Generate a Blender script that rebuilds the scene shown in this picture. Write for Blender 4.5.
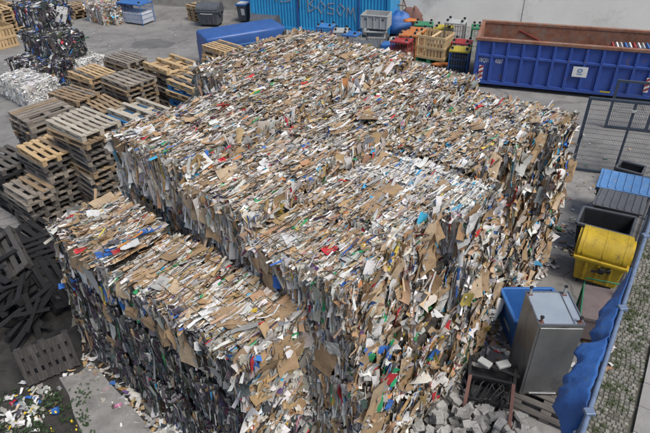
import bpy, math, random
import numpy as np
from mathutils import Matrix, Vector
random.seed(7); RNG = np.random.default_rng(11)
for o in list(bpy.data.objects): bpy.data.objects.remove(o)
sc = bpy.context.scene; C = sc.collection
R = math.radians
# ---------------------------------------------------------------- camera, sky, sun, exposure
H = 7.0; FPX = 540.0; TH = R(34.6); ROLL = R(1.5); CX, CY = 325.0, 216.5
cr, sr = math.cos(ROLL), math.sin(ROLL)
F_ = Vector((0, math.cos(TH), -math.sin(TH))); R0 = Vector((1, 0, 0)); D0 = Vector((0, -math.sin(TH), -math.cos(TH)))
AX = R0*cr + D0*sr; AD = -R0*sr + D0*cr
cd = bpy.data.cameras.new('camera'); cam = bpy.data.objects.new('camera', cd); C.objects.link(cam)
cam.matrix_world = Matrix(((AX.x, -AD.x, -F_.x, 0), (AX.y, -AD.y, -F_.y, 0), (AX.z, -AD.z, -F_.z, H), (0, 0, 0, 1)))
cd.sensor_width = 36; cd.lens = FPX/650*36; cd.clip_end = 500; cd.clip_start = .05
sc.camera = cam
w = bpy.data.worlds.new('World'); sc.world = w; w.use_nodes = True
nt = w.node_tree; bg = nt.nodes['Background']; sky = nt.nodes.new('ShaderNodeTexSky'); sky.sky_type = 'NISHITA'
SUN_AZ, SUN_EL = 134.0, 58.0            # compass azimuth of the sun (0 = +Y, 90 = +X), elevation
sky.sun_disc = False; sky.sun_elevation = R(SUN_EL); sky.sun_rotation = R(SUN_AZ); sky.air_density = 1.0; sky.dust_density = 3.0; sky.ozone_density = 1.0
nt.links.new(sky.outputs[0], bg.inputs[0]); bg.inputs[1].default_value = .105
sd = bpy.data.lights.new('sun', 'SUN'); sd.energy = 2.3; sd.angle = R(24); sd.color = (1, .96, .89)
so = bpy.data.objects.new('sun', sd); C.objects.link(so)
sv = Vector((math.sin(R(SUN_AZ))*math.cos(R(SUN_EL)), math.cos(R(SUN_AZ))*math.cos(R(SUN_EL)), math.sin(R(SUN_EL))))
so.rotation_euler = sv.to_track_quat('Z', 'Y').to_euler(); so.location = (10, 0, 30)
sc.view_settings.view_transform = 'Standard'; sc.view_settings.look = 'None'; sc.view_settings.gamma = 1
sc.view_settings.exposure = .34
sc.render.engine = 'CYCLES'; sc.render.resolution_x = 1024; sc.render.resolution_y = 682

# ---------------------------------------------------------------- helpers
def at(px, py, z=0.0):
    """world point at height z seen at photo position (px, py)"""
    u, v = px-CX, py-CY
    d = AX*u + AD*v + F_*FPX
    t = (z-H)/d.z
    return Vector((d.x*t, d.y*t, z))
BY = R(40)      # heading of the bale rows
def AB(a, b, z=0.0): return Vector((a*math.cos(BY)+b*math.sin(BY), -a*math.sin(BY)+b*math.cos(BY), z))
def WN(w_, n_, z=0.0):
    k = R(20); return Vector((w_*math.cos(k)+n_*math.sin(k), -w_*math.sin(k)+n_*math.cos(k), z))
RZB, RZW = -BY, -R(20)

def new_mat(name):
    m = bpy.data.materials.new(name); m.use_nodes = True
    return m, m.node_tree, m.node_tree.nodes['Principled BSDF']
def N(t, kind, **kw):
    n = t.nodes.new(kind)
    for k, v in kw.items():
        if k in n.inputs: n.inputs[k].default_value = v
        else: setattr(n, k, v)
    return n
def mat(name, col, col2=None, scale=6, rough=.7, metal=0, bump=.15, bscale=60, detail=6, stretch=None, rnd=0.0, lo=.35, hi=.65, dirt=None):
    """two-tone noise colour, optional dirt stains, per-object variation and fine bump"""
    m, t, b = new_mat(name); L = t.links.new
    tc = N(t, 'ShaderNodeTexCoord'); vec = tc.outputs['Object']
    if stretch:
        mp = N(t, 'ShaderNodeMapping'); mp.inputs['Scale'].default_value = stretch; L(vec, mp.inputs[0]); vec = mp.outputs[0]
    oi = N(t, 'ShaderNodeObjectInfo')
    ad = N(t, 'ShaderNodeVectorMath', operation='MULTIPLY_ADD'); L(oi.outputs['Random'], ad.inputs[0]); ad.inputs[1].default_value = (37, 19, 53); L(vec, ad.inputs[2]); vec = ad.outputs[0]
    n1 = N(t, 'ShaderNodeTexNoise', Scale=scale, Detail=detail, Roughness=.65); L(vec, n1.inputs['Vector'])
    rp = N(t, 'ShaderNodeValToRGB'); rp.color_ramp.elements[0].position = lo; rp.color_ramp.elements[1].position = hi
    c2 = col2 or tuple(x*.75 for x in col)
    rp.color_ramp.elements[0].color = (*c2, 1); rp.color_ramp.elements[1].color = (*col, 1)
    L(n1.outputs[0], rp.inputs[0]); out = rp.outputs[0]
    if dirt:
        dcol, dsc, dlo, dhi = dirt
        n3 = N(t, 'ShaderNodeTexNoise', Scale=dsc, Detail=8, Roughness=.7); L(vec, n3.inputs['Vector'])
        r3 = N(t, 'ShaderNodeValToRGB'); r3.color_ramp.elements[0].position = dlo; r3.color_ramp.elements[1].position = dhi
        L(n3.outputs[0], r3.inputs[0])
        mx = N(t, 'ShaderNodeMix', data_type='RGBA'); L(r3.outputs[0], mx.inputs[0]); L(out, mx.inputs[6]); mx.inputs[7].default_value = (*dcol, 1); out = mx.outputs[2]
    if rnd:
        hs = N(t, 'ShaderNodeHueSaturation'); mr = N(t, 'ShaderNodeMapRange'); L(oi.outputs['Random'], mr.inputs[0]); mr.inputs[3].default_value = 1-rnd; mr.inputs[4].default_value = 1+rnd
        L(mr.outputs[0], hs.inputs['Value']); L(out, hs.inputs['Color']); out = hs.outputs[0]
    L(out, b.inputs['Base Color']); b.inputs['Roughness'].default_value = rough; b.inputs['Metallic'].default_value = metal
    if bump:
        n2 = N(t, 'ShaderNodeTexNoise', Scale=bscale, Detail=4); L(vec, n2.inputs['Vector'])
        bp = N(t, 'ShaderNodeBump', Strength=bump, Distance=.02); L(n2.outputs[0], bp.inputs['Height']); L(bp.outputs[0], b.inputs['Normal'])
    return m
def attr_mat(name, rough=.75, dirt=(.16, .14, .12), amt=.35, scale=9, spec=.3):
    """paper and film scraps: own colour stored on each scrap, grubby blotches over it"""
    m, t, b = new_mat(name); L = t.links.new
    a = N(t, 'ShaderNodeAttribute', attribute_name='Col')
    tc = N(t, 'ShaderNodeTexCoord')
    n1 = N(t, 'ShaderNodeTexNoise', Scale=scale, Detail=7, Roughness=.7); L(tc.outputs['Object'], n1.inputs['Vector'])
    mr = N(t, 'ShaderNodeMapRange'); mr.inputs[1].default_value = .45; mr.inputs[2].default_value = .75; mr.inputs[3].default_value = 0; mr.inputs[4].default_value = amt; L(n1.outputs[0], mr.inputs[0])
    mx = N(t, 'ShaderNodeMix', data_type='RGBA'); L(mr.outputs[0], mx.inputs[0]); L(a.outputs['Color'], mx.inputs[6]); mx.inputs[7].default_value = (*dirt, 1)
    L(mx.outputs[2], b.inputs['Base Color']); b.inputs['Roughness'].default_value = rough; b.inputs['Specular IOR Level'].default_value = spec
    n2 = N(t, 'ShaderNodeTexNoise', Scale=45, Detail=3); L(tc.outputs['Object'], n2.inputs['Vector'])
    bp = N(t, 'ShaderNodeBump', Strength=.3, Distance=.02); L(n2.outputs[0], bp.inputs['Height']); L(bp.outputs[0], b.inputs['Normal'])
    return m

class MB:
    """collects boxes, bars, tubes and prisms into one mesh"""
    def __init__(s): s.v = []; s.f = []; s.sm = []
    def add(s, vs, fs, smooth=False):
        k = len(s.v); s.v += [tuple(p) for p in vs]; s.f += [tuple(i+k for i in f) for f in fs]; s.sm += [smooth]*len(fs); return s
    def box(s, c, d, rot=None, taper=None):
        x, y, z = (q/2 for q in d); tx, ty = taper or (1, 1)
        vs = [Vector(p) for p in ((-x*tx, -y*ty, -z), (x*tx, -y*ty, -z), (x*tx, y*ty, -z), (-x*tx, y*ty, -z), (-x, -y, z), (x, -y, z), (x, y, z), (-x, y, z))]
        if rot: vs = [rot @ p for p in vs]
        return s.add([p+Vector(c) for p in vs], [(3, 2, 1, 0), (4, 5, 6, 7), (0, 1, 5, 4), (1, 2, 6, 5), (2, 3, 7, 6), (3, 0, 4, 7)])
    def bar(s, p0, p1, w_, h_=None):
        p0, p1 = Vector(p0), Vector(p1); d = p1-p0; h_ = h_ or w_
        q = d.to_track_quat('Z', 'Y').to_matrix()
        return s.box((p0+p1)/2, (w_, h_, d.length), q)
    def tube(s, pts, r, n=8, cap=True):
        pts = [Vector(p) for p in pts]; rings = []; k = len(pts)
        up = Vector((0, 0, 1))
        for i, p in enumerate(pts):
            d = (pts[min(i+1, k-1)]-pts[max(i-1, 0)]).normalized()
            if abs(d.dot(up)) > .95: up = Vector((1, 0, 0))
            a = d.cross(up).normalized(); b = d.cross(a); up = a.cross(d) if abs(a.cross(d).length) > .1 else up
            rr = r[i] if isinstance(r, (list, tuple)) else r
            rings.append([p+a*math.cos(2*math.pi*j/n)*rr+b*math.sin(2*math.pi*j/n)*rr for j in range(n)])
        vs = [q for g in rings for q in g]; fs = []
        for i in range(k-1):
            for j in range(n):
                fs.append((i*n+j, i*n+(j+1) % n, (i+1)*n+(j+1) % n, (i+1)*n+j))
        s.add(vs, fs, True)
        if cap: s.add(rings[0], [tuple(range(n))]); s.add(rings[-1], [tuple(reversed(range(n)))])
        return s
    def prism(s, prof, y0, y1, smooth=False):
        """profile in x-z pulled along y"""
        n = len(prof); vs = [(x, y0, z) for x, z in prof]+[(x, y1, z) for x, z in prof]
        s.add(vs, [(i, (i+1) % n, n+(i+1) % n, n+i) for i in range(n)], smooth)
        s.add(vs[:n], [tuple(reversed(range(n)))]); s.add(vs[n:], [tuple(range(n))]); return s
    def grid(s, P, smooth=True):
        """P[i][j] points"""
        a, b = len(P), len(P[0]); return s.add([q for r in P for q in r], [(i*b+j, (i+1)*b+j, (i+1)*b+j+1, i*b+j+1) for i in range(a-1) for j in range(b-1)], smooth)
    def mesh(s, name):
        me = bpy.data.meshes.new(name); me.from_pydata(s.v, [], s.f); me.polygons.foreach_set('use_smooth', s.sm); me.update(); return me
    def build(s, name, m, parent=None, loc=None, rz=None, bevel=0):
        o = put(name, s.mesh(name), m, parent, loc, rz)
        if bevel: bv = o.modifiers.new('b', 'BEVEL'); bv.width = bevel; bv.segments = 2; bv.limit_method = 'ANGLE'
        return o
def put(name, me, m=None, parent=None, loc=None, rz=None, rot=None):
    if m and not me.materials: me.materials.append(m)
    o = bpy.data.objects.new(name, me); C.objects.link(o); o.parent = parent
    if loc is not None: o.location = loc
    if rz is not None: o.rotation_euler = (0, 0, rz)
    if rot is not None: o.rotation_euler = rot
    return o
def tag(o, label, cat, group=None, kind=None):
    o['label'] = label; o['category'] = cat
    if group: o['group'] = group
    if kind: o['kind'] = kind
    return o
def thing(name, label, cat, loc=(0, 0, 0), rz=0.0, group=None):
    o = bpy.data.objects.new(name, None); C.objects.link(o); o.location = loc; o.rotation_euler = (0, 0, rz); o.empty_display_size = .2
    return tag(o, label, cat, group)
def struct(o): o['kind'] = 'structure'; return o
def stuff(o): o['kind'] = 'stuff'; return o
ORD = ['first', 'second', 'third', 'fourth', 'fifth', 'sixth', 'seventh', 'eighth', 'ninth', 'tenth', 'eleventh', 'twelfth', 'thirteenth', 'fourteenth', 'fifteenth', 'sixteenth', 'seventeenth', 'eighteenth']
def text_mesh(body, size, depth=.004):
    cu = bpy.data.curves.new('t', 'FONT'); cu.body = body; cu.size = size; cu.extrude = depth; cu.align_x = 'CENTER'
    o = bpy.data.objects.new('t', cu); C.objects.link(o); dg = bpy.context.evaluated_depsgraph_get()
    me = bpy.data.meshes.new_from_object(o.evaluated_get(dg)); bpy.data.objects.remove(o); return me

M = {}
def ground_mat():
    m = mat('yard_asphalt', (.25, .245, .235), (.165, .16, .155), scale=1.1, rough=.9, bump=.5, bscale=90, detail=10, dirt=((.10, .10, .098), .35, .56, .70))
    t = m.node_tree; L = t.links.new; b = t.nodes['Principled BSDF']; src = b.inputs['Base Color'].links[0].from_socket
    tc = N(t, 'ShaderNodeTexCoord'); nz = N(t, 'ShaderNodeTexNoise', Scale=1.3, Detail=6); L(tc.outputs['Object'], nz.inputs['Vector'])
    ad = N(t, 'ShaderNodeMix', data_type='RGBA', blend_type='ADD'); ad.inputs[0].default_value = .8; L(tc.outputs['Object'], ad.inputs[6]); L(nz.outputs['Color'], ad.inputs[7])
    vo = N(t, 'ShaderNodeTexVoronoi', Scale=.33, feature='DISTANCE_TO_EDGE'); L(ad.outputs[2], vo.inputs['Vector'])
    r = N(t, 'ShaderNodeMapRange'); r.inputs[1].default_value = .002; r.inputs[2].default_value = .010; r.inputs[3].default_value = .5; r.inputs[4].default_value = 0; L(vo.outputs[0], r.inputs[0])
    mx = N(t, 'ShaderNodeMix', data_type='RGBA'); L(r.outputs[0], mx.inputs[0]); L(src, mx.inputs[6]); mx.inputs[7].default_value = (.05, .05, .048, 1)
    vs = N(t, 'ShaderNodeTexVoronoi', Scale=1.7); L(ad.outputs[2], vs.inputs['Vector'])
    r2 = N(t, 'ShaderNodeMapRange'); r2.inputs[1].default_value = .06; r2.inputs[2].default_value = .16; r2.inputs[3].default_value = .45; r2.inputs[4].default_value = 0; L(vs.outputs[0], r2.inputs[0])
    m2 = N(t, 'ShaderNodeMix', data_type='RGBA'); L(r2.outputs[0], m2.inputs[0]); L(mx.outputs[2], m2.inputs[6]); m2.inputs[7].default_value = (.07, .07, .068, 1)
    L(m2.outputs[2], b.inputs['Base Color']); return m
M['asphalt'] = ground_mat()
M['soil_dark'] = mat('dark_soil', (.05, .047, .042), (.02, .019, .018), scale=4, rough=.95, bump=1, bscale=25, detail=10)
M['patch'] = mat('damp_asphalt_patch', (.15, .148, .145), (.11, .109, .107), scale=1.5, rough=.7, bump=.4, bscale=80)
M['concrete'] = mat('old_concrete', (.30, .29, .275), (.19, .185, .175), scale=3, rough=.9, bump=.5, bscale=50, dirt=((.10, .10, .095), 1.6, .55, .72))
M['wall'] = mat('cream_plaster', (.80, .785, .73), (.72, .70, .645), scale=.8, rough=.9, bump=.25, bscale=40, dirt=((.42, .40, .36), .5, .56, .8))
M['wallgrey'] = mat('grey_concrete_wall', (.36, .35, .32), (.24, .23, .21), scale=2, rough=.95, bump=.6, bscale=30)
ws = (1, 9, 9)
M['wood_grey'] = mat('weathered_grey_wood', (.34, .30, .25), (.17, .145, .12), scale=5, rough=.85, stretch=ws, rnd=.25, bump=.4, bscale=20)
M['wood_brown'] = mat('brown_pallet_wood', (.36, .26, .16), (.20, .14, .085), scale=5, rough=.85, stretch=ws, rnd=.25, bump=.4, bscale=20)
M['wood_pale'] = mat('pale_pallet_wood', (.55, .40, .22), (.40, .27, .14), scale=5, rough=.8, stretch=ws, rnd=.15, bump=.3, bscale=20)
M['wood_white'] = mat('bleached_pallet_wood', (.50, .46, .38), (.34, .30, .24), scale=5, rough=.85, stretch=ws, rnd=.15, bump=.3, bscale=20)
M['wood_dark'] = mat('rotten_shaded_wood', (.016, .016, .018), (.007, .007, .008), scale=5, rough=.9, stretch=ws, rnd=.4, bump=.4, bscale=20)  # rotten wood, its near-black tone also carries the shade of the corner
M['wood_mid'] = mat('damp_grey_wood', (.15, .135, .12), (.075, .068, .062), scale=5, rough=.9, stretch=ws, rnd=.3, bump=.4, bscale=20)
M['wood_shaded'] = mat('shade_darkened_grey_wood', (.075, .07, .066), (.035, .033, .032), scale=5, rough=.9, stretch=ws, rnd=.3, bump=.4, bscale=20)  # grey wood with the corner's shade put into its colour
M['wood_blue'] = mat('blue_painted_wood', (.03, .20, .46), (.02, .13, .30), scale=5, rough=.7, stretch=ws, rnd=.2, bump=.3, bscale=20)
M['crate'] = mat('fresh_crate_wood', (.68, .52, .30), (.55, .40, .21), scale=5, rough=.75, stretch=(9, 9, 1), rnd=.12, bump=.2, bscale=20)
M['cblue'] = mat('container_blue_paint', (.035, .085, .34), (.028, .065, .27), scale=2.5, rough=.5, bump=.12, bscale=14, dirt=((.15, .09, .06), 4.5, .60, .66))
M['rust'] = mat('rusty_steel', (.30, .14, .085), (.17, .075, .05), scale=3, rough=.9, bump=.4, bscale=35, dirt=((.22, .17, .14), 3.4, .48, .66))
M['sblue'] = mat('shipping_container_blue', (.03, .32, .62), (.025, .25, .52), scale=2, rough=.5, bump=.1, bscale=12, dirt=((.10, .20, .27), 2.0, .6, .75))
M['blackpl'] = mat('black_plastic', (.03, .032, .036), (.02, .021, .024), scale=6, rough=.5, bump=.1)
M['greypl'] = mat('dark_grey_plastic', (.095, .105, .12), (.07, .077, .09), scale=5, rough=.5, bump=.1, dirt=((.16, .16, .155), 4, .58, .75))
M['lgreypl'] = mat('light_grey_plastic', (.42, .43, .42), (.33, .34, .335), scale=4, rough=.55, bump=.1)
M['bluepl'] = mat('blue_plastic', (.045, .17, .46), (.035, .13, .37), scale=4, rough=.45, bump=.1, dirt=((.15, .2, .28), 5, .6, .8))
M['lidblue'] = mat('faded_blue_lid', (.10, .25, .50), (.075, .19, .41), scale=4, rough=.5, bump=.1, dirt=((.24, .27, .31), 7, .53, .75))
M['dblue'] = mat('dark_blue_body', (.035, .11, .34), (.028, .085, .27), scale=3, rough=.4, bump=.08, dirt=((.08, .11, .2), 4, .6, .8))
M['yellowpl'] = mat('yellow_plastic', (.56, .39, .02), (.42, .285, .018), scale=5, rough=.5, bump=.1, dirt=((.17, .125, .04), 7, .54, .75))
M['steel'] = mat('stainless_sheet', (.42, .43, .44), (.30, .31, .32), scale=2.2, rough=.38, metal=.85, bump=.05, bscale=8, stretch=(1, 1, .5), dirt=((.16, .16, .165), 2.2, .52, .68))
M['steeltop'] = mat('steel_underside', (.36, .42, .48), (.30, .35, .41), scale=2.5, rough=.5, metal=.3, bump=.05)
M['fence'] = mat('fence_grey_paint', (.055, .075, .105), (.04, .055, .08), scale=9, rough=.5, bump=.1)
M['rail'] = mat('fence_rail_blue_grey', (.17, .23, .34), (.12, .165, .25), scale=9, rough=.45, metal=.2, bump=.08)
M['wire'] = mat('dark_wire', (.045, .045, .05), rough=.5, metal=.5, bump=0)
M['wiregrey'] = mat('galvanised_wire', (.22, .23, .24), rough=.5, metal=.5, bump=0)
M['balewire'] = mat('baling_wire', (.05, .048, .045), rough=.6, metal=.4, bump=0)
M['tarp'] = mat('blue_tarpaulin', (.035, .14, .42), (.024, .095, .31), scale=3, rough=.55, bump=.5, bscale=12, dirt=((.07, .11, .2), 6, .55, .75))
M['black'] = mat('black_metal', (.018, .018, .02), (.011, .011, .012), scale=6, rough=.55, bump=.2)
M['redbrown'] = mat('red_oxide_bar', (.20, .10, .08), (.13, .065, .055), scale=6, rough=.8)
M['stone'] = mat('grey_paving_block', (.40, .395, .375), (.28, .275, .26), scale=7, rough=.95, bump=.8, bscale=60, rnd=.22, dirt=((.15, .14, .125), 9, .52, .7))
M['cobble'] = attr_mat('cobble_stone', rough=.95, dirt=(.085, .092, .055), amt=.75, scale=3)
M['soil'] = mat('joint_soil', (.115, .11, .085), (.07, .068, .055), scale=5, rough=1, bump=.5)
M['slab'] = mat('pavement_slab', (.30, .295, .285), (.24, .235, .225), scale=4, rough=.95, bump=.3, rnd=.1)
M['paper'] = attr_mat('paper_scraps')
M['film'] = attr_mat('plastic_film', rough=.32, amt=.15, spec=.5)
M['leaf'] = attr_mat('leaves', rough=.6, amt=.1)
M['core'] = mat('pressed_paper', (.11, .095, .08), (.035, .032, .03), scale=14, rough=.95, stretch=(6, 1, 1), bump=1, bscale=30)  # pressed paper, darkened to paint shade into the gaps between scraps
M['coredark'] = mat('pressed_dark_film', (.05, .05, .055), (.02, .02, .022), scale=10, rough=.7, bump=1, bscale=20)
M['corewhite'] = mat('pressed_white_film', (.55, .55, .53), (.40, .40, .39), scale=8, rough=.7, bump=1, bscale=20)
M['red'] = mat('red_plastic', (.38, .035, .04), (.26, .03, .032), rough=.6, dirt=((.2, .15, .13), 6, .55, .75))
M['orange'] = mat('orange_plastic', (.52, .17, .035), (.40, .12, .03), rough=.6, dirt=((.25, .18, .13), 6, .55, .75))
M['green'] = mat('green_plastic', (.03, .22, .10), (.02, .16, .08), rough=.5)
M['yellow'] = mat('yellow_deck', (.48, .39, .03), (.36, .29, .03), rough=.6, dirt=((.25, .22, .13), 6, .55, .75))
M['brightblue'] = mat('bright_blue_deck', (.04, .20, .50), (.03, .15, .40), rough=.6, dirt=((.2, .24, .3), 6, .55, .75))
M['white'] = mat('white_paint', (.75, .75, .73), (.62, .62, .6), rough=.6)
M['graffiti'] = mat('grey_spray_paint', (.34, .30, .30), (.26, .30, .36), scale=5, rough=.7)
M['brownboard'] = mat('brown_board', (.19, .15, .145), (.14, .11, .105), scale=6, rough=.7, dirt=((.32, .3, .29), 9, .66, .72))
M['glass'] = mat('window_glass', (.03, .035, .04), rough=.1, bump=0)
M['tyre'] = mat('black_rubber', (.02, .02, .021), rough=.8)

# ---------------------------------------------------------------- ground and walls
def sheet(name, pts, m, z):
    mb = MB(); mb.add([(p[0], p[1], 0) for p in pts], [tuple(range(len(pts)))]); return struct(mb.build(name, m, loc=(0, 0, z)))
sheet('ground', [(-120, -60), (120, -60), (120, 140), (-120, 140)], M['asphalt'], 0)
def blob(name, pxs, m, z):
    P_ = [at(*p) for p in pxs]; n = len(P_); out = []
    for i in range(n):
        for u in (0, .25, .5, .75): q = P_[i].lerp(P_[(i+1) % n], u); out.append((q.x+random.gauss(0, .08), q.y+random.gauss(0, .08)))
    return sheet(name, out, m, z)
blob('soil_ground', [(-30, 300), (60, 300), (100, 345), (175, 450), (-40, 460)], M['soil_dark'], .002)  # darker soil sheet over the ground in this corner
blob('asphalt_patch', [(128, 48), (138, 41), (158, 39), (176, 42), (170, 47), (150, 49)], M['patch'], .004)
blob('concrete_apron', [(560, 186), (575, 172), (600, 176), (590, 205), (560, 262), (545, 280), (535, 268), (552, 215)], M['concrete'], .004)
WALLN = 25.9
wb = MB(); wb.box((0, .2, 4), (46, .4, 8)); wl = wb.build('boundary_wall', M['wall'], loc=WN(11.9, WALLN), rz=RZW)
tag(wl, 'tall cream plastered wall behind the blue waste containers', 'wall')
for x in (-17.2, -11.9, -6.5, -1):
    MB().box((x, -.004, 4), (.03, .012, 7.9)).build('panel_joint', M['wallgrey'], wl)
wb = MB(); wb.box((0, .2, 1.6), (40, .4, 3.2)); w2 = wb.build('concrete_wall', M['wallgrey'], loc=WN(-31.2, WALLN), rz=RZW)
tag(w2, 'rough grey concrete wall at the far left end of the yard', 'wall')
MB().box((0, .2, 3.26), (40.1, .5, .12)).build('coping', M['concrete'], w2)
# cable loop on the wall, top right
q0 = at(646, 0, 3.4); 
cb = MB(); cb.tube([(0, 0, 1.6), (0, 0, .5), (.02, 0, .1), (.1, 0, 0), (1.2, 0, -.05)], .025, 6)
tag(cb.build('wall_cable', M['wire'], loc=WN(8.55, WALLN-.03, 2.35), rz=RZW), 'dark cable bent along the cream wall above the big container', 'cable')

# ---------------------------------------------------------------- scraps
def lin(*c): return np.array(c, float)
TAN, LTAN, GTAN, BEI = lin(.35, .225, .12), lin(.44, .315, .195), lin(.35, .325, .285), lin(.52, .485, .425)
WHI, LGR, MGR, DRK = lin(.68, .68, .665), lin(.50, .50, .485), lin(.27, .27, .27), lin(.055, .055, .06)
RED, BLU, CYA, GRN, YEL, PNK, ORA, PUR = lin(.50, .03, .04), lin(.035, .13, .45), lin(.06, .34, .55), lin(.03, .31, .12), lin(.56, .42, .07), lin(.48, .18, .30), lin(.52, .21, .06), lin(.13, .06, .20)
SLT, CHR = lin(.095, .10, .11), lin(.028, .028, .031)  # slate and charcoal: dark film with shade put into the tone
BASE = [TAN, LTAN, GTAN, BEI, WHI, LGR, MGR, DRK, RED, BLU, CYA, GRN, YEL, PNK, ORA, PUR, SLT, CHR]
PAL = dict(top=[.19, .17, .14, .08, .16, .13, .07, .03, .008, .007, .009, .008, .004, .002, .003, .001],
           left=[.13, .08, .12, .09, .20, .19, .09, .05, .008, .010, .010, .010, .006, .004, .004, .004],
           dark=[.010, .004, .025, .01, .03, .055, .10, .14, .003, .004, .003, .003, .002, .001, .001, .002, .32, .32],  # grey-black film plus painted shade for the lower front bales
           mid=[.05, .03, .10, .04, .09, .15, .15, .07, .005, .007, .006, .005, .004, .002, .002, .003, .20, .08],  # milder mix of film greys and painted shade
           near=[.23, .14, .11, .07, .17, .13, .06, .035, .014, .013, .014, .012, .008, .006, .010, .004],
           white=[.02, .03, .06, .10, .52, .17, .02, .01, .004, .02, .035, .006, .002, .002, .002, 0],
           film=[0, 0, 0, 0, .17, .10, .06, .60, .008, .05, .006, 0, .008, .002, 0, 0],
           filmdark=[0, 0, 0, 0, .04, .05, .07, .82, .004, .01, .003, 0, .002, 0, 0, 0],
           foam=[0, 0, .01, .13, .64, .20, .01, 0, 0, .01, 0, 0, 0, 0, 0, 0],
           whitedirt=[.04, .02, .1, .08, .3, .25, .1, .05, .003, .01, 0, .003, 0, 0, 0, 0, .05, .02],
           mixed=[.10, .08, .10, .08, .3, .15, .06, .03, .04, .02, .01, .01, .01, .01, .01, 0])
def pick(pal, n):
    p = np.array(list(PAL[pal])+[0, 0])[:18]; p = p/p.sum(); i = RNG.choice(len(p), n, p=p)
    c = np.array(BASE)[i]; c = c*RNG.normal(1, .13, (n, 1)).clip(.6, 1.3)+RNG.normal(0, .012, (n, 3)); return c.clip(.01, .85), i
def scrap_mesh(name, Cn, U, V, l, d, curl, cols, m, nu=4, nv=3, jit=.075, two=.06, tp=.22):
    """n bent torn pieces as one mesh; every piece a small nu x nv sheet of its own colour"""
    n = len(Cn); U = U/np.linalg.norm(U, axis=1, keepdims=True); V = V-(U*V).sum(1, keepdims=True)*U; V = V/np.linalg.norm(V, axis=1, keepdims=True); W_ = np.cross(U, V)
    s, t = np.meshgrid(np.linspace(-.5, .5, nu), np.linspace(-.5, .5, nv), indexing='ij'); s = s.ravel()[None, :, None]; t = t.ravel()[None, :, None]
    l = l[:, None, None]; d = d[:, None, None]; k = nu*nv
    tap = RNG.uniform(-tp, tp, (n, 1, 1)); c1 = curl[:, None, None]; c2 = RNG.normal(0, .25, (n, 1, 1)); tw = RNG.normal(0, .5, (n, 1, 1))
    P = Cn[:, None, :]+U[:, None, :]*(s*l+RNG.normal(0, jit*.6, (n, k, 1))*d)+V[:, None, :]*(t*d*(1+tap*s)+RNG.normal(0, jit, (n, k, 1))*d)
    P = P+W_[:, None, :]*(c1*(s*s-.08)*l+c2*(t*t)*d+tw*s*t*d+RNG.normal(0, .08, (n, k, 1))*d+RNG.normal(0, .13, (n, 1, 1))*np.abs(s-RNG.uniform(-.3, .3, (n, 1, 1)))*l+RNG.normal(0, .25, (n, 1, 1))*np.abs(t)*d)
    fi = np.array([(i*nv+j, (i+1)*nv+j, (i+1)*nv+j+1, i*nv+j+1) for i in range(nu-1) for j in range(nv-1)])
    F = (fi[None]+(np.arange(n)*k)[:, None, None]).reshape(-1, 4); nf = len(fi)
    me = bpy.data.meshes.new(name); me.vertices.add(n*k); me.vertices.foreach_set('co', P.astype(np.float32).ravel())
    me.loops.add(F.size); me.loops.foreach_set('vertex_index', F.astype(np.int32).ravel()); me.polygons.add(len(F))
    me.polygons.foreach_set('loop_start', np.arange(0, F.size, 4, dtype=np.int32))
    fc = np.repeat(cols[:, None, :], nf, 1)
    msk = RNG.random(n) < two; alt = RNG.integers(0, nu-1, n); ac = pick('near', n)[0]
    strip = (np.arange(nf)//(nv-1))[None, :] == alt[:, None]; mm = (strip & msk[:, None])[..., None]; fc = np.where(mm, ac[:, None, :], fc)
    at_ = me.attributes.new('Col', 'FLOAT_COLOR', 'FACE'); at_.data.foreach_set('color', np.concatenate([fc.reshape(-1, 3), np.ones((n*nf, 1))], 1).astype(np.float32).ravel())
    me.update(); me.validate(); me.materials.append(m); return me
def lump(x, y, ph): return .018*np.sin(3.1*x+ph)+.014*np.sin(4.7*y+1.7*ph)+.010*np.sin(7.3*x-5.1*y+2*ph)
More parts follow.
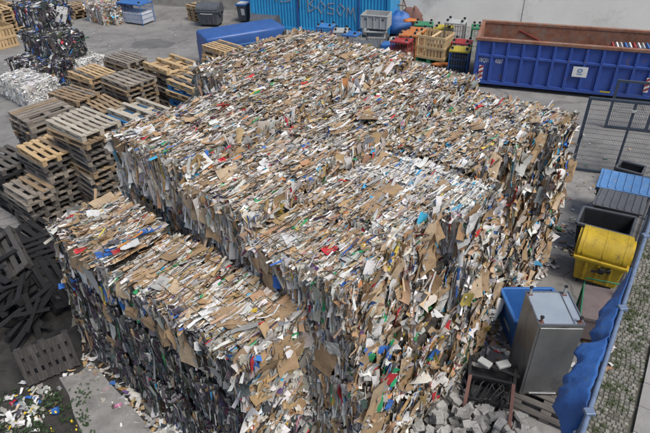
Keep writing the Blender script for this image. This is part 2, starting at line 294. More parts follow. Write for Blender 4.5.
def face_scraps(f, L, W, Ht, n, pal, ph, big=1.0):
    """centres, axes and sizes of pieces for one face of a bale: the pressed layers stand upright, so tops and ends show them edge on"""
    r = RNG; cols, ci = pick(pal, n); Z = np.zeros(n)
    if f == 'top':
        x = r.uniform(-.5, .5, n)*(L+.06); y = r.uniform(-.5, .5, n)*(W+.04)
        ed = np.minimum.reduce([L/2-abs(x), W/2-abs(y)]).clip(-.05, .1); z = Ht+lump(x, y, ph)-(.1-ed)**2*5.5+.012-abs(r.normal(0, .026, n))
        ph_ = r.normal(0, .17, n); ps = r.normal(.3, .55, n)
        U = np.stack([np.sin(ph_), np.cos(ph_), r.normal(0, .10, n)], 1); V = np.stack([np.cos(ps), Z, np.sin(ps)], 1)
        l = (r.lognormal(-2.0, .5, n)*big).clip(.05, .42); d = (r.lognormal(-3.5, .5, n)*big).clip(.012, .12)
        lg = r.random(n) < .16; l = np.where(lg, r.uniform(.22, .55, n)*min(1, W/1.0), l); d = np.where(lg, r.uniform(.012, .035, n), d); U[lg, 0] *= .35; U[lg, 2] *= .3; y = np.where(lg, y*(1-l/(W+.1)), y); cv = np.where(lg, .04, .25)*r.normal(0, 1, n)
        return np.stack([x, y, z], 1), U, V, l, d, cv, cols
    if f in ('left', 'right'):
        sg = -1 if f == 'left' else 1
        x = r.uniform(-.5, .5, n)*(L+.04); l = (r.lognormal(-1.6, .5, n)*big).clip(.06, .6); z = r.uniform(.0, 1.0, n)*(Ht+.01-l*.8)+l*.4; y = sg*(W/2+lump(x, z*1.3, ph+3)*1.3-.022+abs(r.normal(0, .017, n)))
        ph_ = r.normal(0, .10, n); ps = np.where(r.random(n) < .5, r.normal(1.0, .3, n), r.normal(0.1, .35, n))
        U = np.stack([np.sin(ph_), r.normal(0, .07, n), np.cos(ph_)], 1); V = np.stack([np.cos(ps), np.sin(ps), Z], 1)
        d = (r.lognormal(-3.3, .6, n)*big).clip(.012, .15)
        lg = r.random(n) < .22; l = np.where(lg, r.uniform(.3, .72, n)*Ht, l); d = np.where(lg, r.uniform(.012, .04, n), d); U[lg, 0] *= .4; z = np.where(lg, l*.5+(Ht-l)*r.random(n), z)
        return np.stack([x, y, z], 1), U, V, l, d, np.where(lg, .04, .14)*r.normal(0, 1, n), cols
    sg = 1 if f == 'near' else -1
    y = r.uniform(-.5, .5, n)*(W+.04); z = r.uniform(.0, 1.0, n)*(Ht-.03); x = sg*(L/2+lump(y, z*1.3, ph+5)*1.8-.025+abs(r.normal(0, .018, n)))
    a = r.normal(.4, .65, n); ti = r.normal(0, .26, n)
    U = np.stack([sg*r.normal(.02, .11, n), np.sin(a), np.cos(a)], 1); V = np.stack([np.sin(ti), np.cos(ti), r.normal(0, .3, n)], 1)
    l = (r.lognormal(-2.1, .65, n)*big).clip(.04, .5); d = (r.lognormal(-2.9, .7, n)*big).clip(.015, .3)
    return np.stack([x, y, z], 1), U, V, l, d, r.normal(0, .28, n), cols
def core_mesh(name, L, W, Ht, ph, m, ins=.055, nx=12, ny=8, nz=7):
    mb = MB()
    def pt(x, y, z):
        q = np.array([x, y, z-Ht/2]); h = np.array([L/2-ins, W/2-ins, Ht/2])
        e = (abs(q)/h); s_ = 1-.035*(sorted(e)[1] > .93)
        top = (lump(x, y, ph)-ins) if z > Ht-.01 else 0
        return (x*s_, y*s_, z+top if z > .01 else 0)
    xs = np.linspace(-L/2+ins, L/2-ins, nx); ys = np.linspace(-W/2+ins, W/2-ins, ny); zs = np.linspace(0, Ht, nz)
    mb.grid([[pt(x, y, Ht) for y in ys] for x in xs]); mb.grid([[pt(x, y, 0) for x in xs] for y in ys])
    mb.grid([[pt(x, ys[0], z) for z in zs] for x in xs]); mb.grid([[pt(x, ys[-1], z) for x in xs] for z in zs])
    mb.grid([[pt(xs[0], y, z) for y in ys] for z in zs]); mb.grid([[pt(xs[-1], y, z) for z in zs] for y in ys])
    me = mb.mesh(name); me.materials.append(m); return me
# larger single sheets, shared meshes
def sheet_mesh(l, d, seed, thick=.004):
    r = np.random.default_rng(seed); nu, nv = 5, 4; P = []
    b1, b2, b3 = r.normal(0, .18), r.normal(0, .16), r.normal(0, .25)
    for i in range(nu):
        row = []
        for j in range(nv):
            s, t = i/(nu-1)-.5, j/(nv-1)-.5
            row.append(Vector((s*l+r.normal(0, .02)*l*(1 if i in (0, nu-1) else .4), t*d+r.normal(0, .035)*d, b1*s*s*l+b2*t*t*d+b3*s*t*d+r.normal(0, .018)*d)))
        P.append(row)
    mb = MB(); mb.grid(P, False); mb.grid([[p-Vector((0, 0, thick)) for p in reversed(row)] for row in P], False)
    return mb.mesh('sheet')
SHEET = {}
SKIND = [('cardboard_sheet', 'sh_tan', (.36, .245, .14), .34), ('cardboard_sheet', 'sh_lt', (.46, .35, .23), .20), ('paper_sheet', 'sh_white', (.70, .70, .69), .20), ('paper_sheet', 'sh_grey', (.42, .42, .40), .12),
         ('plastic_sheet', 'sh_red', (.50, .03, .04), .035), ('plastic_sheet', 'sh_blue', (.03, .14, .48), .035), ('plastic_sheet', 'sh_cyan', (.05, .34, .58), .02), ('plastic_sheet', 'sh_green', (.03, .30, .12), .025), ('plastic_sheet', 'sh_yel', (.64, .44, .03), .015), ('plastic_sheet', 'sh_dark', (.05, .05, .055), .03)]
for nm, k, c, p in SKIND: M[k] = mat(k.replace('sh_', nm+'_'), c, tuple(x*.72 for x in c), scale=7, rough=.75, bump=.3, bscale=30, rnd=.12, dirt=((.2, .17, .14), 9, .62, .78))
def add_sheet(parent, pos, U, V, kind=None):
    i = kind if kind is not None else int(RNG.choice(len(SKIND), p=np.array([q[3] for q in SKIND])/sum(q[3] for q in SKIND)))
    v = int(RNG.integers(0, 6)); key = (i, v)
    if key not in SHEET:
        l, d = (.36, .24) if i < 2 else ((.27, .2) if i < 4 else (.2, .11)); sc_ = 1+.25*math.sin(v*2.1); me = sheet_mesh(l*sc_, d*(1+.25*math.cos(v*1.7)), 100+v+7*i); me.materials.append(M[SKIND[i][1]]); SHEET[key] = me
    U = Vector(U).normalized(); V = Vector(V); V = (V-U*V.dot(U)).normalized(); W_ = U.cross(V)
    o = put(SKIND[i][0], SHEET[key], None, parent); o.rotation_euler = Matrix((U, V, W_)).transposed().to_euler(); o.location = pos; k = float(RNG.uniform(.5, 1.2)); o.scale = (k, k, 1); return o
def sheets_on(parent, f, L, W, Ht, n, ph, kinds=None):
    for _ in range(n):
        k = int(RNG.choice(kinds)) if kinds is not None else None
        r = RNG
        if f == 'top':
            x, y = r.uniform(-.42, .42)*L, r.uniform(-.40, .40)*W
            add_sheet(parent, (x, y, Ht+float(lump(x, y, ph))+.012), (r.normal(0, .35), 1, r.normal(0, .06)), (1, 0, r.normal(0, .22)), k)
        elif f == 'left':
            x, z = r.uniform(-.44, .44)*L, r.uniform(.2, .9)*Ht
            add_sheet(parent, (x, -W/2-float(lump(x, z*1.3, ph+3))*-1.3-.03, z), (r.normal(0, .25), r.normal(0, .12), 1), (1, r.normal(0, .3), 0), k)
        else:
            y, z = r.uniform(-.42, .42)*W, r.uniform(.2, .88)*Ht
            add_sheet(parent, (L/2+float(lump(y, z*1.3, ph+5))*1.8+.045, y, z), (r.normal(.05, .2), math.sin(r.normal(.4, .6)), 1), (r.normal(0, .3), 1, 0), k)
def bale(label, a0, a1, b0, b1, z0, z1, faces, pals, group, dens=1.0, big=1.0, nsheet=None, wires=3, material=None, core=None, name='paper_bale', rz=RZB, loc=None, rot=0.0, kinds=None):
    L, W, Ht = a1-a0, b1-b0, z1-z0; ph = float(RNG.uniform(0, 6))
    root = thing(name, label, 'bale', loc if loc is not None else AB((a0+a1)/2, (b0+b1)/2, z0), rz+rot, group)
    put('bale_core', core_mesh('bale_core', L, W, Ht, ph, core or M['core']), None, root)
    area = dict(top=L*W, left=L*Ht, right=L*Ht, near=W*Ht, far=W*Ht); base = dict(top=1050, left=1300, right=450, near=950, far=250)
    acc = [face_scraps(f, L, W, Ht, int(area[f]*base[f]*dens/big**1.6), pals.get(f, 'top'), ph, big) for f in faces]
    if acc:
        cat = [np.concatenate([q[i] for q in acc]) for i in range(7)]
        stuff(put('paper_scraps' if name == 'paper_bale' else 'film_scraps', scrap_mesh('scraps', *cat, material or M['paper']), None, root))
    for f, n in (nsheet or {}).items(): sheets_on(root, f, L, W, Ht, n, ph, kinds)
    for i in range(wires):
        y = (i+.5)/wires*W-W/2+RNG.normal(0, .03); e = .02
        pts = [(-L/2-e, y, .05)]+[(-L/2-e, y, Ht-.04)]+[(x, y+.012*math.sin(9*x+i), Ht+float(lump(x, y, ph))+.018) for x in np.linspace(-L/2+.02, L/2-.02, 9)]+[(L/2+e+.02, y, Ht-.05), (L/2+e+.03, y+.01, Ht*.5), (L/2+e, y, .05)]
        MB().tube(pts, .0035, 4, False).build('baling_wire', M['balewire'], root)
    return root

# ---------------------------------------------------------------- the big block of paper bales
LAY = .8
NEAR = [-2.58, -2.48, -2.18, -2.60, -2.42, -2.12]      # how far each stack of the nearest row reaches at the top
cols_def = [  # name, a0, a1, b0, b1, count, description
    ('C3a', -4.07, -2.16, 3.38, 6.36, 3, 'row nearest the steel cabinet'),
    ('C3b', -4.05, -2.12, 6.40, 9.20, 3, None),
    ('C2', -5.56, -4.23, 3.58, 9.75, 6, 'the middle long row'),
    ('C1', -7.60, -5.72, 3.80, 9.80, 6, 'row just behind the middle one'),
    ('C0', -8.98, -7.66, 6.6, 9.95, 3, 'short back row beside blue trailer')]
for cn, a0, a1, b0, b1, cnt, desc in cols_def:
    wd = (b1-b0)/cnt; base_i = 3 if cn == 'C3b' else 0; desc = desc or 'row nearest the steel cabinet'
    for i in range(cnt):
        idx = i+base_i
        for lay in range(4):
            f = []
            top = lay == 3
            first = i == 0 and cn != 'C3b'; last = i == cnt-1 and cn != 'C3a'
            if top: f.append('top')
            if first: f.append('left')
            if last: f.append('right')
            if cn.startswith('C3'): f.append('near')
            if cn == 'C0' or (cn == 'C1' and i < 3): f.append('far')
            if cn in ('C1', 'C2') and top: f.append('near')
            if cn == 'C3a' and i == 2: f.append('right')
            if cn.startswith('C3') and idx in (1, 2, 4, 5): f.append('left')
            if cn == 'C3a' and i == 2 and top: f.append('far')
            dz = (float(RNG.uniform(-.03, .03))+dict(C0=.12, C1=.15, C2=.02, C3a=-.07, C3b=-.05)[cn]) if top else 0
            white = cn == 'C3a' and i == 2 and top
            pals = dict(top='white' if white else 'top', left='left', near='near', right='near', far='left')
            ns = {}
            if top: ns['top'] = 2 if idx < 3 else 1
            if first and lay >= 2: ns['left'] = 5
            if cn.startswith('C3'): ns['near'] = 12 if not white else 6
            seen = len(f) > 0
            lab = ('white office paper' if white else 'paper')+' bale, %s from left, %s layer of %s' % (ORD[idx], ['bottom', 'second', 'third', 'top'][lay], desc)
            ja, jb = (float(RNG.normal(0, .018)), float(RNG.normal(0, .012))) if top else (0, 0)
            na = (min(NEAR[idx]+(3-lay)*.16, -2.02)-a1+float(RNG.uniform(-.015, .015))) if cn.startswith('C3') else 0
            dense = 1.0 if idx < 4 else .85
            bale(lab, a0+ja, a1+ja+na, b0+i*wd+.02+jb, b0+(i+1)*wd-.02+jb, lay*LAY, (lay+1)*LAY+dz, f, pals, 'paper bales of the big block', dens=dense, nsheet=ns, wires=(3 if idx < 3 else 2) if top else 0)
# front row, one layer lower
fr = [(-7.25, -5.82, 'left'), (-5.63, -4.47, 'middle'), (-4.30, -3.2, 'right')]
for k, (a0, a1, nm) in enumerate(fr):
    for lay in range(3):
        top = lay == 2; f = ['left']; pals = dict(left='mid' if top else 'dark', near='near' if lay else 'mid', top='top', far='left')  # darker scraps, sheets and core lower down: shade put into their colours
        if top: f.append('top')
        if k == 2: f.append('near')
        if k == 0: f.append('far')
        ns = dict(left=6 if top else 3)
        if top: ns['top'] = 7
        if k == 2: ns['near'] = 9
        dz = (.02, -.03, .0)[k] if top else 0; off = (0.0, -.06, -.12)[2-lay]
        fb = bale('%s bale of the low front row, %s' % (nm, ['at the bottom on the ground, dark film and painted shade', 'in its middle layer, grey film and painted shade', 'on top, with wires and coloured scraps'][lay]),
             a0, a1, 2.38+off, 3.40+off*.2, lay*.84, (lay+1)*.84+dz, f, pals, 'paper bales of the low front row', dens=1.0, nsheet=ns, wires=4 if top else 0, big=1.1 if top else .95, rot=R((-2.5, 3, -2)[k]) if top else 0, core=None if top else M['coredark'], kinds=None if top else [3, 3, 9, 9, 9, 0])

# hanging sheets and a blue bag at the notch between the first two front bales
fb1 = bpy.data.objects['paper_bale.%03d' % (len([o for o in bpy.data.objects if o.name.startswith('paper_bale')])-7)]
for p_, U_, V_, k_, sc_ in (((.38, -.58, .42), (.05, -.1, 1), (1, .1, 0), 3, (2.0, 1.5, 1)), ((.60, -.40, .86), (.3, 1, -.1), (1, -.2, 0), 5, (1.3, 1.7, 1)), ((.66, -.05, .88), (.4, 1, 0), (1, -.3, .1), 2, (1.2, 1.5, 1)), ((.60, .22, .87), (.2, 1, 0), (1, 0, .1), 5, (1.1, 1.4, 1)), ((.1, -.57, .3), (.1, -.1, 1), (1, .2, 0), 2, (1.1, 1.0, 1))):
    add_sheet(fb1, p_, U_, V_, k_).scale = sc_

# ---------------------------------------------------------------- pallets
BOARD = {}
def bmesh_box(key, d):
    if key not in BOARD: BOARD[key] = MB().box((0, 0, 0), d).mesh('board')
    return BOARD[key]
PMESH = {}
def pallet(label, loc, rz, L=1.2, W=.8, m='wood_grey', n=5, flip=False, rot=None, group='stacked wooden pallets', bw=None, frame_m=None):
    """boards run along local x; origin at the underside"""
    root = thing('pallet', label, 'pallet', loc, rz, group)
    if rot: root.rotation_euler = rot
    if flip: root.rotation_euler = (math.pi, 0, rz); root.location = Vector(loc)+Vector((0, 0, .144))
    bw = bw or (W*.62/n)
    mats = M[m]; fm = M[frame_m or m]
    def pc(nm, key, mk, mt, p):
        k2 = (key, mt.name)
        if k2 not in PMESH: me = mk(); me.materials.append(mt); PMESH[k2] = me
        o = bpy.data.objects.new(nm, PMESH[k2]); C.objects.link(o); o.parent = root; o.location = p; return o
    for i in range(n):
        if random.random() < .035 and 0 < i < n-1: continue
        y = -W/2+bw/2+i*(W-bw)/(n-1); o = pc('top_board', ('t', L, round(bw, 3)), lambda: MB().box((0, 0, 0), (L, bw, .022)).mesh('board'), mats if random.random() > .14 or m in ('wood_blue', 'green', 'wood_dark', 'wood_shaded') else M[random.choice(('wood_brown', 'wood_grey', 'wood_mid'))], (random.uniform(-.012, .012), y, .133)); o.rotation_euler = (0, 0, random.gauss(0, .006))
    for x in (-L/2+.075, 0, L/2-.075):
        pc('cross_board', ('c', W), lambda: MB().box((0, 0, 0), (.145, W, .022)).mesh('board'), fm, (x, 0, .1105))
    def run():
        mb = MB().box((0, 0, .011), (L, .1, .022))
        for x in (-L/2+.075, 0, L/2-.075): mb.box((x, 0, .061), (.145, .1, .077))
        return mb.mesh('runner')
    for y in (-W/2+.05, 0, W/2-.05): pc('runner', ('r', L), run, fm, (0, y, 0))
    return root
def stack(px, ztop, desc, L=1.2, W=.8, along='A', mats=('wood_grey',), n=None, top=None, flip_top=False, yaw=0.0, lean=0.0, nb=5, base=0.0):
    """a pile of pallets; px = photo position of the middle of its top at height ztop"""
    c = at(px[0], px[1], ztop); n = n or max(1, round((ztop-base)/.144)); rz0 = (RZB if along == 'A' else RZB+math.pi/2)+R(yaw)
    for i in range(n):
        k = n-1-i; z = ztop-.144*(n-i)
        mt = (top if (k == 0 and top) else mats[i % len(mats)])
        pos = Vector((c.x+random.gauss(0, .03)+lean*i*.004, c.y+random.gauss(0, .03), max(z, 0)))
        lab = ('topmost pallet of ' if k == 0 else '%s pallet from top of ' % ORD[k])+desc
        pallet(lab, pos, rz0+random.gauss(0, .035), L, W, mt, nb, flip=flip_top and k == 0)
GR = ('wood_grey', 'wood_mid', 'wood_grey', 'wood_brown', 'wood_mid')
stack((83, 120.5), 2.16, 'big grey stack beside left front bale', 1.42, .95, 'A', GR, top='wood_white', nb=7)
stack((41, 109.5), 1.73, 'wide grey stack before the white film bale', 1.2, 1.05, 'B', GR, top='wood_grey', nb=7)
stack((127, 77), 1.58, 'grey-brown stack behind the blue pallet', 1.3, 1.0, 'A', ('wood_grey', 'wood_brown'), top='wood_grey', nb=6)
stack((92, 71), 1.44, 'yellowish-topped stack beside the white film bale', 1.25, .9, 'A', GR, top='wood_pale', nb=7)
stack((122, 56.8), 1.44, 'farthest grey stack on open asphalt', 1.25, .75, 'A', GR, top='wood_grey', nb=6)
stack((169.5, 62), 1.73, 'tall stack with wide-gapped pale top', 1.25, 1.05, 'A', ('wood_grey', 'wood_mid', 'wood_brown', 'wood_grey'), top='wood_pale', flip_top=True)
stack((136, 109), 1.73, 'stack with bleached pallet over blue one', 1.35, .95, 'A', ('wood_blue', 'wood_grey'), top='wood_white', flip_top=True)
stack((72.5, 93), 1.58, 'brown-topped stack behind the wide grey one', 1.25, .75, 'A', GR, top='wood_brown', nb=6)
stack((99, 104), 1.44, 'low brown stack behind big grey stack', 1.2, .8, 'A', ('wood_mid', 'wood_brown'), top='wood_brown', nb=6)
stack((45, 147), 1.58, 'yellowish-topped stack left of big grey stack', 1.2, .75, 'A', ('wood_mid', 'wood_grey', 'wood_mid'), top='wood_pale', nb=5)
stack((27, 186), 1.01, 'short grey stack on bare ground', 1.05, .62, 'A', ('wood_mid', 'wood_mid', 'wood_grey'), top='wood_grey', nb=4)
stack((3, 158), 1.15, 'dark stack at the left picture edge', 1.2, .8, 'A', ('wood_dark', 'wood_mid'), top='wood_mid')
stack((221, 46), 1.3, 'clean pale stack before the blue trailer', 1.25, .82, 'A', ('wood_pale',), nb=6)
stack((191, 80), 1.73, 'pale and blue stack beside back bale', 1.2, .8, 'A', ('wood_pale', 'wood_blue', 'wood_pale'), nb=5)

# ---------------------------------------------------------------- roll-off container
def rolloff():
    L, D, Ht = 6.3, 2.1, 1.62; t = .05
    root = thing('skip_container', 'long open blue steel waste container with rusty inside along the cream wall', 'container', WN(-1.25+L/2, 18.6+D/2), RZW)
    MB().box((0, 0, .22), (L, D-.02, .06)).build('container_floor', M['rust'], root)
    side = MB(); side.box((0, -D/2, .92), (L, t, 1.36)); side.box((0, D/2, .92), (L, t, 1.36)); side.box((-L/2+.02, 0, .92), (t, D-.06, 1.36)); side.box((L/2-.02, 0, .92), (t, D-.06, 1.36))
    side.build('side_wall', M['cblue'], root)
    ins = MB(); ins.box((0, D/2-.034, .92), (L-.1, .012, 1.34)); ins.box((0, -D/2+.034, .92), (L-.1, .012, 1.34)); ins.box((-L/2+.055, 0, .92), (.012, D-.1, 1.34)); ins.box((L/2-.055, 0, .92), (.012, D-.1, 1.34))
    ins.build('rusty_lining', M['rust'], root)
    for k in range(14):
        x = -L/2+.06+k*(L-.12)/13
        MB().add([(x-.06, -D/2-.026, .24), (x-.035, -D/2-.095, .24), (x+.035, -D/2-.095, .24), (x+.06, -D/2-.026, .24), (x-.06, -D/2-.026, 1.56), (x-.035, -D/2-.095, 1.56), (x+.035, -D/2-.095, 1.56), (x+.06, -D/2-.026, 1.56)],
                 [(0, 1, 5, 4), (1, 2, 6, 5), (2, 3, 7, 6), (4, 5, 6, 7), (3, 2, 1, 0)]).build('rib', M['cblue'], root)
    MB().box((0, -D/2-.05, 1.10), (L-.04, .075, .09)).build('middle_rail', M['cblue'], root, bevel=.015)
    rim = MB(); rim.box((0, -D/2-.02, 1.62), (L+.12, .15, .1)); rim.box((0, D/2+.02, 1.62), (L+.12, .15, .1)); rim.box((-L/2, 0, 1.617), (.12, D-.12, .09)); rim.box((L/2, 0, 1.617), (.12, D-.12, .09))
    rim.build('top_rim', M['rust'], root, bevel=.015)
    MB().box((0, -D/2-.04, .2), (L, .11, .1)).build('bottom_rail', M['cblue'], root)
    for y in (-.5, .5): MB().box((0, y, .1), (L, .14, .18)).build('skid_rail', M['black'], root)
    for x in (-L/2+.35, L/2-.6): MB().tube([(x, -.9, .1), (x, .9, .1)], .1, 14).build('roller', M['black'], root)
    for k, x in enumerate((-2.9, 2.15)):
        z0 = .42 if k == 0 else .48
        p = MB().box((x, -D/2-.104, z0+.12), (.14, .008, .46)).build('warning_board', M['white'], root)
        for j in range(3): MB().add([(x-.069, -D/2-.111, z0-.10+j*.16), (x+.069, -D/2-.111, z0-.02+j*.16), (x+.069, -D/2-.111, z0+.06+j*.16), (x-.069, -D/2-.111, z0-.02+j*.16)], [(0, 1, 2, 3)]).build('red_stripe', M['red'], p)
    for tx, xx in (('78Q01', -2.845), ('4087', -2.37)):
        o = put('painted_number', text_mesh(tx, .2, .003), M['white'], root, (xx, -D/2-.03, .86), rot=(math.pi/2, 0, 0)); o.scale = (.62, 1, 1)
    st = MB().box((.15, -D/2-.101, .83), (.44, .008, .33)).build('sticker', M['white'], root)
    MB().tube([(.15+.07*math.cos(a), -D/2-.108, .88+.05*math.sin(a)) for a in np.linspace(0, 6.28, 13)], .011, 5, False).build('emblem', M['bluepl'], st)
    MB().box((.15, -D/2-.107, .76), (.16, .004, .02)).build('emblem_line', M['bluepl'], st)
    MB().box((1.02, -D/2-.10, .26), (.3, .006, .05)).build('yellow_mark', M['yellow'], root)
    MB().bar((-1.9, D/2-.045, 1.42), (-1.15, D/2-.045, 1.1), .05, .012).build('red_line', M['red'], root)
    return root
rolloff()
g0 = WN(4.9, 20.15, .25)
for k in range(11):
    cc = ('red', 'white', 'lgreypl', 'bluepl', 'white')[k % 5]
    o = MB().box((0, 0, .62), (.05, .55, 1.24)).build('board_panel', M[cc], loc=WN(2.65+k*.13, 19.6+.02*k, .26), rz=RZW); o.rotation_euler = (0, R(14), RZW)
    tag(o, '%s board from the left leaning inside the open blue container' % ORD[k], 'board', 'boards leaning in the open container')

# ---------------------------------------------------------------- shipping container with graffiti
def shipping():
    L, D, Ht = 6.5, 2.3, 2.5
    root = thing('shipping_container', 'bright blue corrugated shipping container with grey graffiti at the wall', 'container', WN(-11.83+L/2, 23.3+D/2), RZW)
    prof = []; nC = 44
    for k in range(nC):
        x = -L/2+.08+(L-.16)*k/nC; p = (L-.16)/nC
        prof += [(x, 0), (x+.3*p, 0), (x+.5*p, .035), (x+.8*p, .035)]
    v = [(x, -D/2+.02+d, z) for z in (.12, Ht-.1) for x, d in prof]; n = len(prof)
    MB().add(v, [(i, i+1, n+i+1, n+i) for i in range(n-1)]).build('corrugated_side', M['sblue'], root)
    b = MB(); b.box((0, .1, Ht/2+.02), (L-.1, D-.25, Ht-.1)); b.build('box_body', M['sblue'], root)
    for z in (.07, Ht-.05): MB().box((0, -D/2+.03, z), (L-.13, .1, .13)).build('side_rail', M['sblue'], root)
    for x in (-L/2+.04, L/2-.04): MB().box((x, -D/2+.04, Ht/2), (.14, .14, Ht)).build('corner_post', M['sblue'], root)
    for x in (-.95, 1.9): MB().box((x, -D/2+.005, Ht/2), (.07, .05, Ht-.2)).build('door_seam', M['dblue'], root)
    MB().bar((-.85, -D/2-.03, 1.0), (-.85, -D/2-.03, 1.9), .03).build('lock_bar', M['fence'], root)
    LET = {'B': [[(0, 0), (0, 1), (.5, .9), (.1, .55), (.6, .3), (0, 0)]], 'O': [[(.3, 0), (0, .4), (.25, .85), (.6, .5), (.3, 0)]], 'S': [[(.55, .8), (.1, .75), (.1, .5), (.5, .4), (.45, .05), (0, .1)]], 'N': [[(0, 0), (.05, .8), (.5, 0), (.55, .85)]],
           'I': [[(.2, 0), (.25, .9)]], 'D': [[(0, 0), (.05, .9), (.55, .6), (.5, .1), (0, 0)]], 'Y': [[(0, .9), (.25, .4)], [(.6, .95), (.1, -.3)]], 'M': [[(0, 0), (.1, .7), (.3, .2), (.5, .7), (.65, -.25)]]}
    for word, x0, z0, sz in (('INDY', -3.05, 1.25, .9), ('BOSOM', -.45, .85, .62)):
        x = x0
        for j, ch in enumerate(word):
            for st in LET[ch]:
                pts = [Vector((x+px_*sz, -D/2+.012, z0+pz*sz-.03*j)) for px_, pz in st]
                q = []
                for i in range(len(pts)-1):
                    for u in (0, .33, .66): q.append(pts[i].lerp(pts[i+1], u))
                q.append(pts[-1]); mb = MB()
                for i in range(len(q)-1): mb.bar(q[i], q[i+1], .05, .012) if False else mb.box((q[i]+q[i+1])/2, ((q[i+1]-q[i]).length+.01, .012, .032+.012*math.sin(i)), Matrix.Rotation(-math.atan2(q[i+1].z-q[i].z, q[i+1].x-q[i].x), 3, 'Y'))
                mb.build('graffiti_stroke', M['graffiti'], root)
            x += sz*.72
    MB().box((2.35, -D/2-.005, 2.33), (.4, .01, .25)).build('white_plate', M['white'], root)
shipping()

# ---------------------------------------------------------------- wheeled bins
def round_bin(label, loc, rz, L=.95, D=.75, Hb=.62, body='greypl', lid='greypl', dome=.3, group=None, wheels=True, disc=None, bar=None):
    """big wheeled bin: tapered ribbed body, half-round sliding lid with disc ends"""
    r = thing('wheeled_bin', label, 'bin', loc, rz, group)
    MB().box((0, 0, .1+Hb/2), (L, D, Hb), taper=(.86, .8)).build('body', M[body], r, bevel=.03)
    for x in (-L*.25, 0, L*.25): MB().box((x, -D/2*.93, .1+Hb*.5), (.05, .05, Hb*.8), Matrix.Rotation(R(6), 3, 'X')).build('body_rib', M[body], r, bevel=.01)
    MB().box((0, 0, .1+Hb), (L+.08, D+.06, .06)).build('rim', M[body], r, bevel=.015)
    prof = [(D/2*1.0*math.cos(a), .1+Hb+.025+dome*math.sin(a)) for a in np.linspace(0, math.pi, 15)]
    m1 = MB().prism(prof, -L/2, L/2, True); m1.v = [(y, x, z) for x, y, z in m1.v]; m1.f = [tuple(reversed(f)) for f in m1.f]
    ld = m1.build('lid', M[lid], r)
    for k in range(3):
        y = -L/2+.08+k*(L-.16)/2
        pr = [((D/2+.006)*math.cos(a), .1+Hb+.025+(dome+.006)*math.sin(a)) for a in np.linspace(.1, math.pi-.1, 13)]
        m2 = MB().prism(pr, y-.012, y+.012, True); m2.v = [(yy, x, z) for x, yy, z in m2.v]; m2.f = [tuple(reversed(f)) for f in m2.f]; m2.build('lid_rib', M[lid], ld)
    for sx in (-1, 1):
        MB().tube([(sx*(L/2+.0), 0, .1+Hb+.05), (sx*(L/2+.05), 0, .1+Hb+.05)], D*.36, 18).build('lid_disc', M[disc or lid], r)
        MB().tube([(sx*(L/2+.06), -.12, .1+Hb*.85), (sx*(L/2+.06), .12, .1+Hb*.85)], .03, 8).build('trunnion', M['black'], r)
    if bar: MB().tube([(-L*.28, -D/2-.04, .1+Hb-.1), (0, -D/2-.07, .1+Hb-.1), (L*.28, -D/2-.04, .1+Hb-.1)], .02, 8).build('handle', M[bar], r)
    if wheels:
        for sx in (-1, 1):
            for sy in (-1, 1): MB().tube([(sx*L*.34-.02, sy*D*.3, .06), (sx*L*.34+.02, sy*D*.3, .06)], .06, 12).build('wheel', M['tyre'], r)
    return r
round_bin('black round-lidded bin standing alone on the asphalt left of blue container', at(211, 27, 0)+Vector((0, .3, 0)), R(-14), L=1.05, D=.8, Hb=.62, group='grey round-lid bins', bar='lgreypl')
round_bin('black round-lidded bin in front of the blue shipping container', WN(-10.5, 21.9), R(-20), L=1.1, D=.85, Hb=.55, group='grey round-lid bins')
pb = thing('paper_bin', 'small grey bin with blue rim and white sticker by shipping container', 'bin', at(244, 23, 0)+Vector((0, .3, 0)), R(-18))
MB().box((0, 0, .42), (.5, .5, .72), taper=(.82, .82)).build('body', M['greypl'], pb, bevel=.02)
MB().box((0, 0, .81), (.58, .58, .06)).build('rim', M['bluepl'], pb, bevel=.01); MB().box((0, .02, .85), (.46, .44, .04)).build('paper_fill', M['white'], pb, bevel=.01)
MB().box((0, .3, .95), (.56, .05, .3), Matrix.Rotation(R(-15), 3, 'X')).build('open_lid', M['bluepl'], pb, bevel=.015); MB().box((.08, -.262, .5), (.18, .01, .3), Matrix.Rotation(R(6.5), 3, 'X')).build('sticker', M['white'], pb)
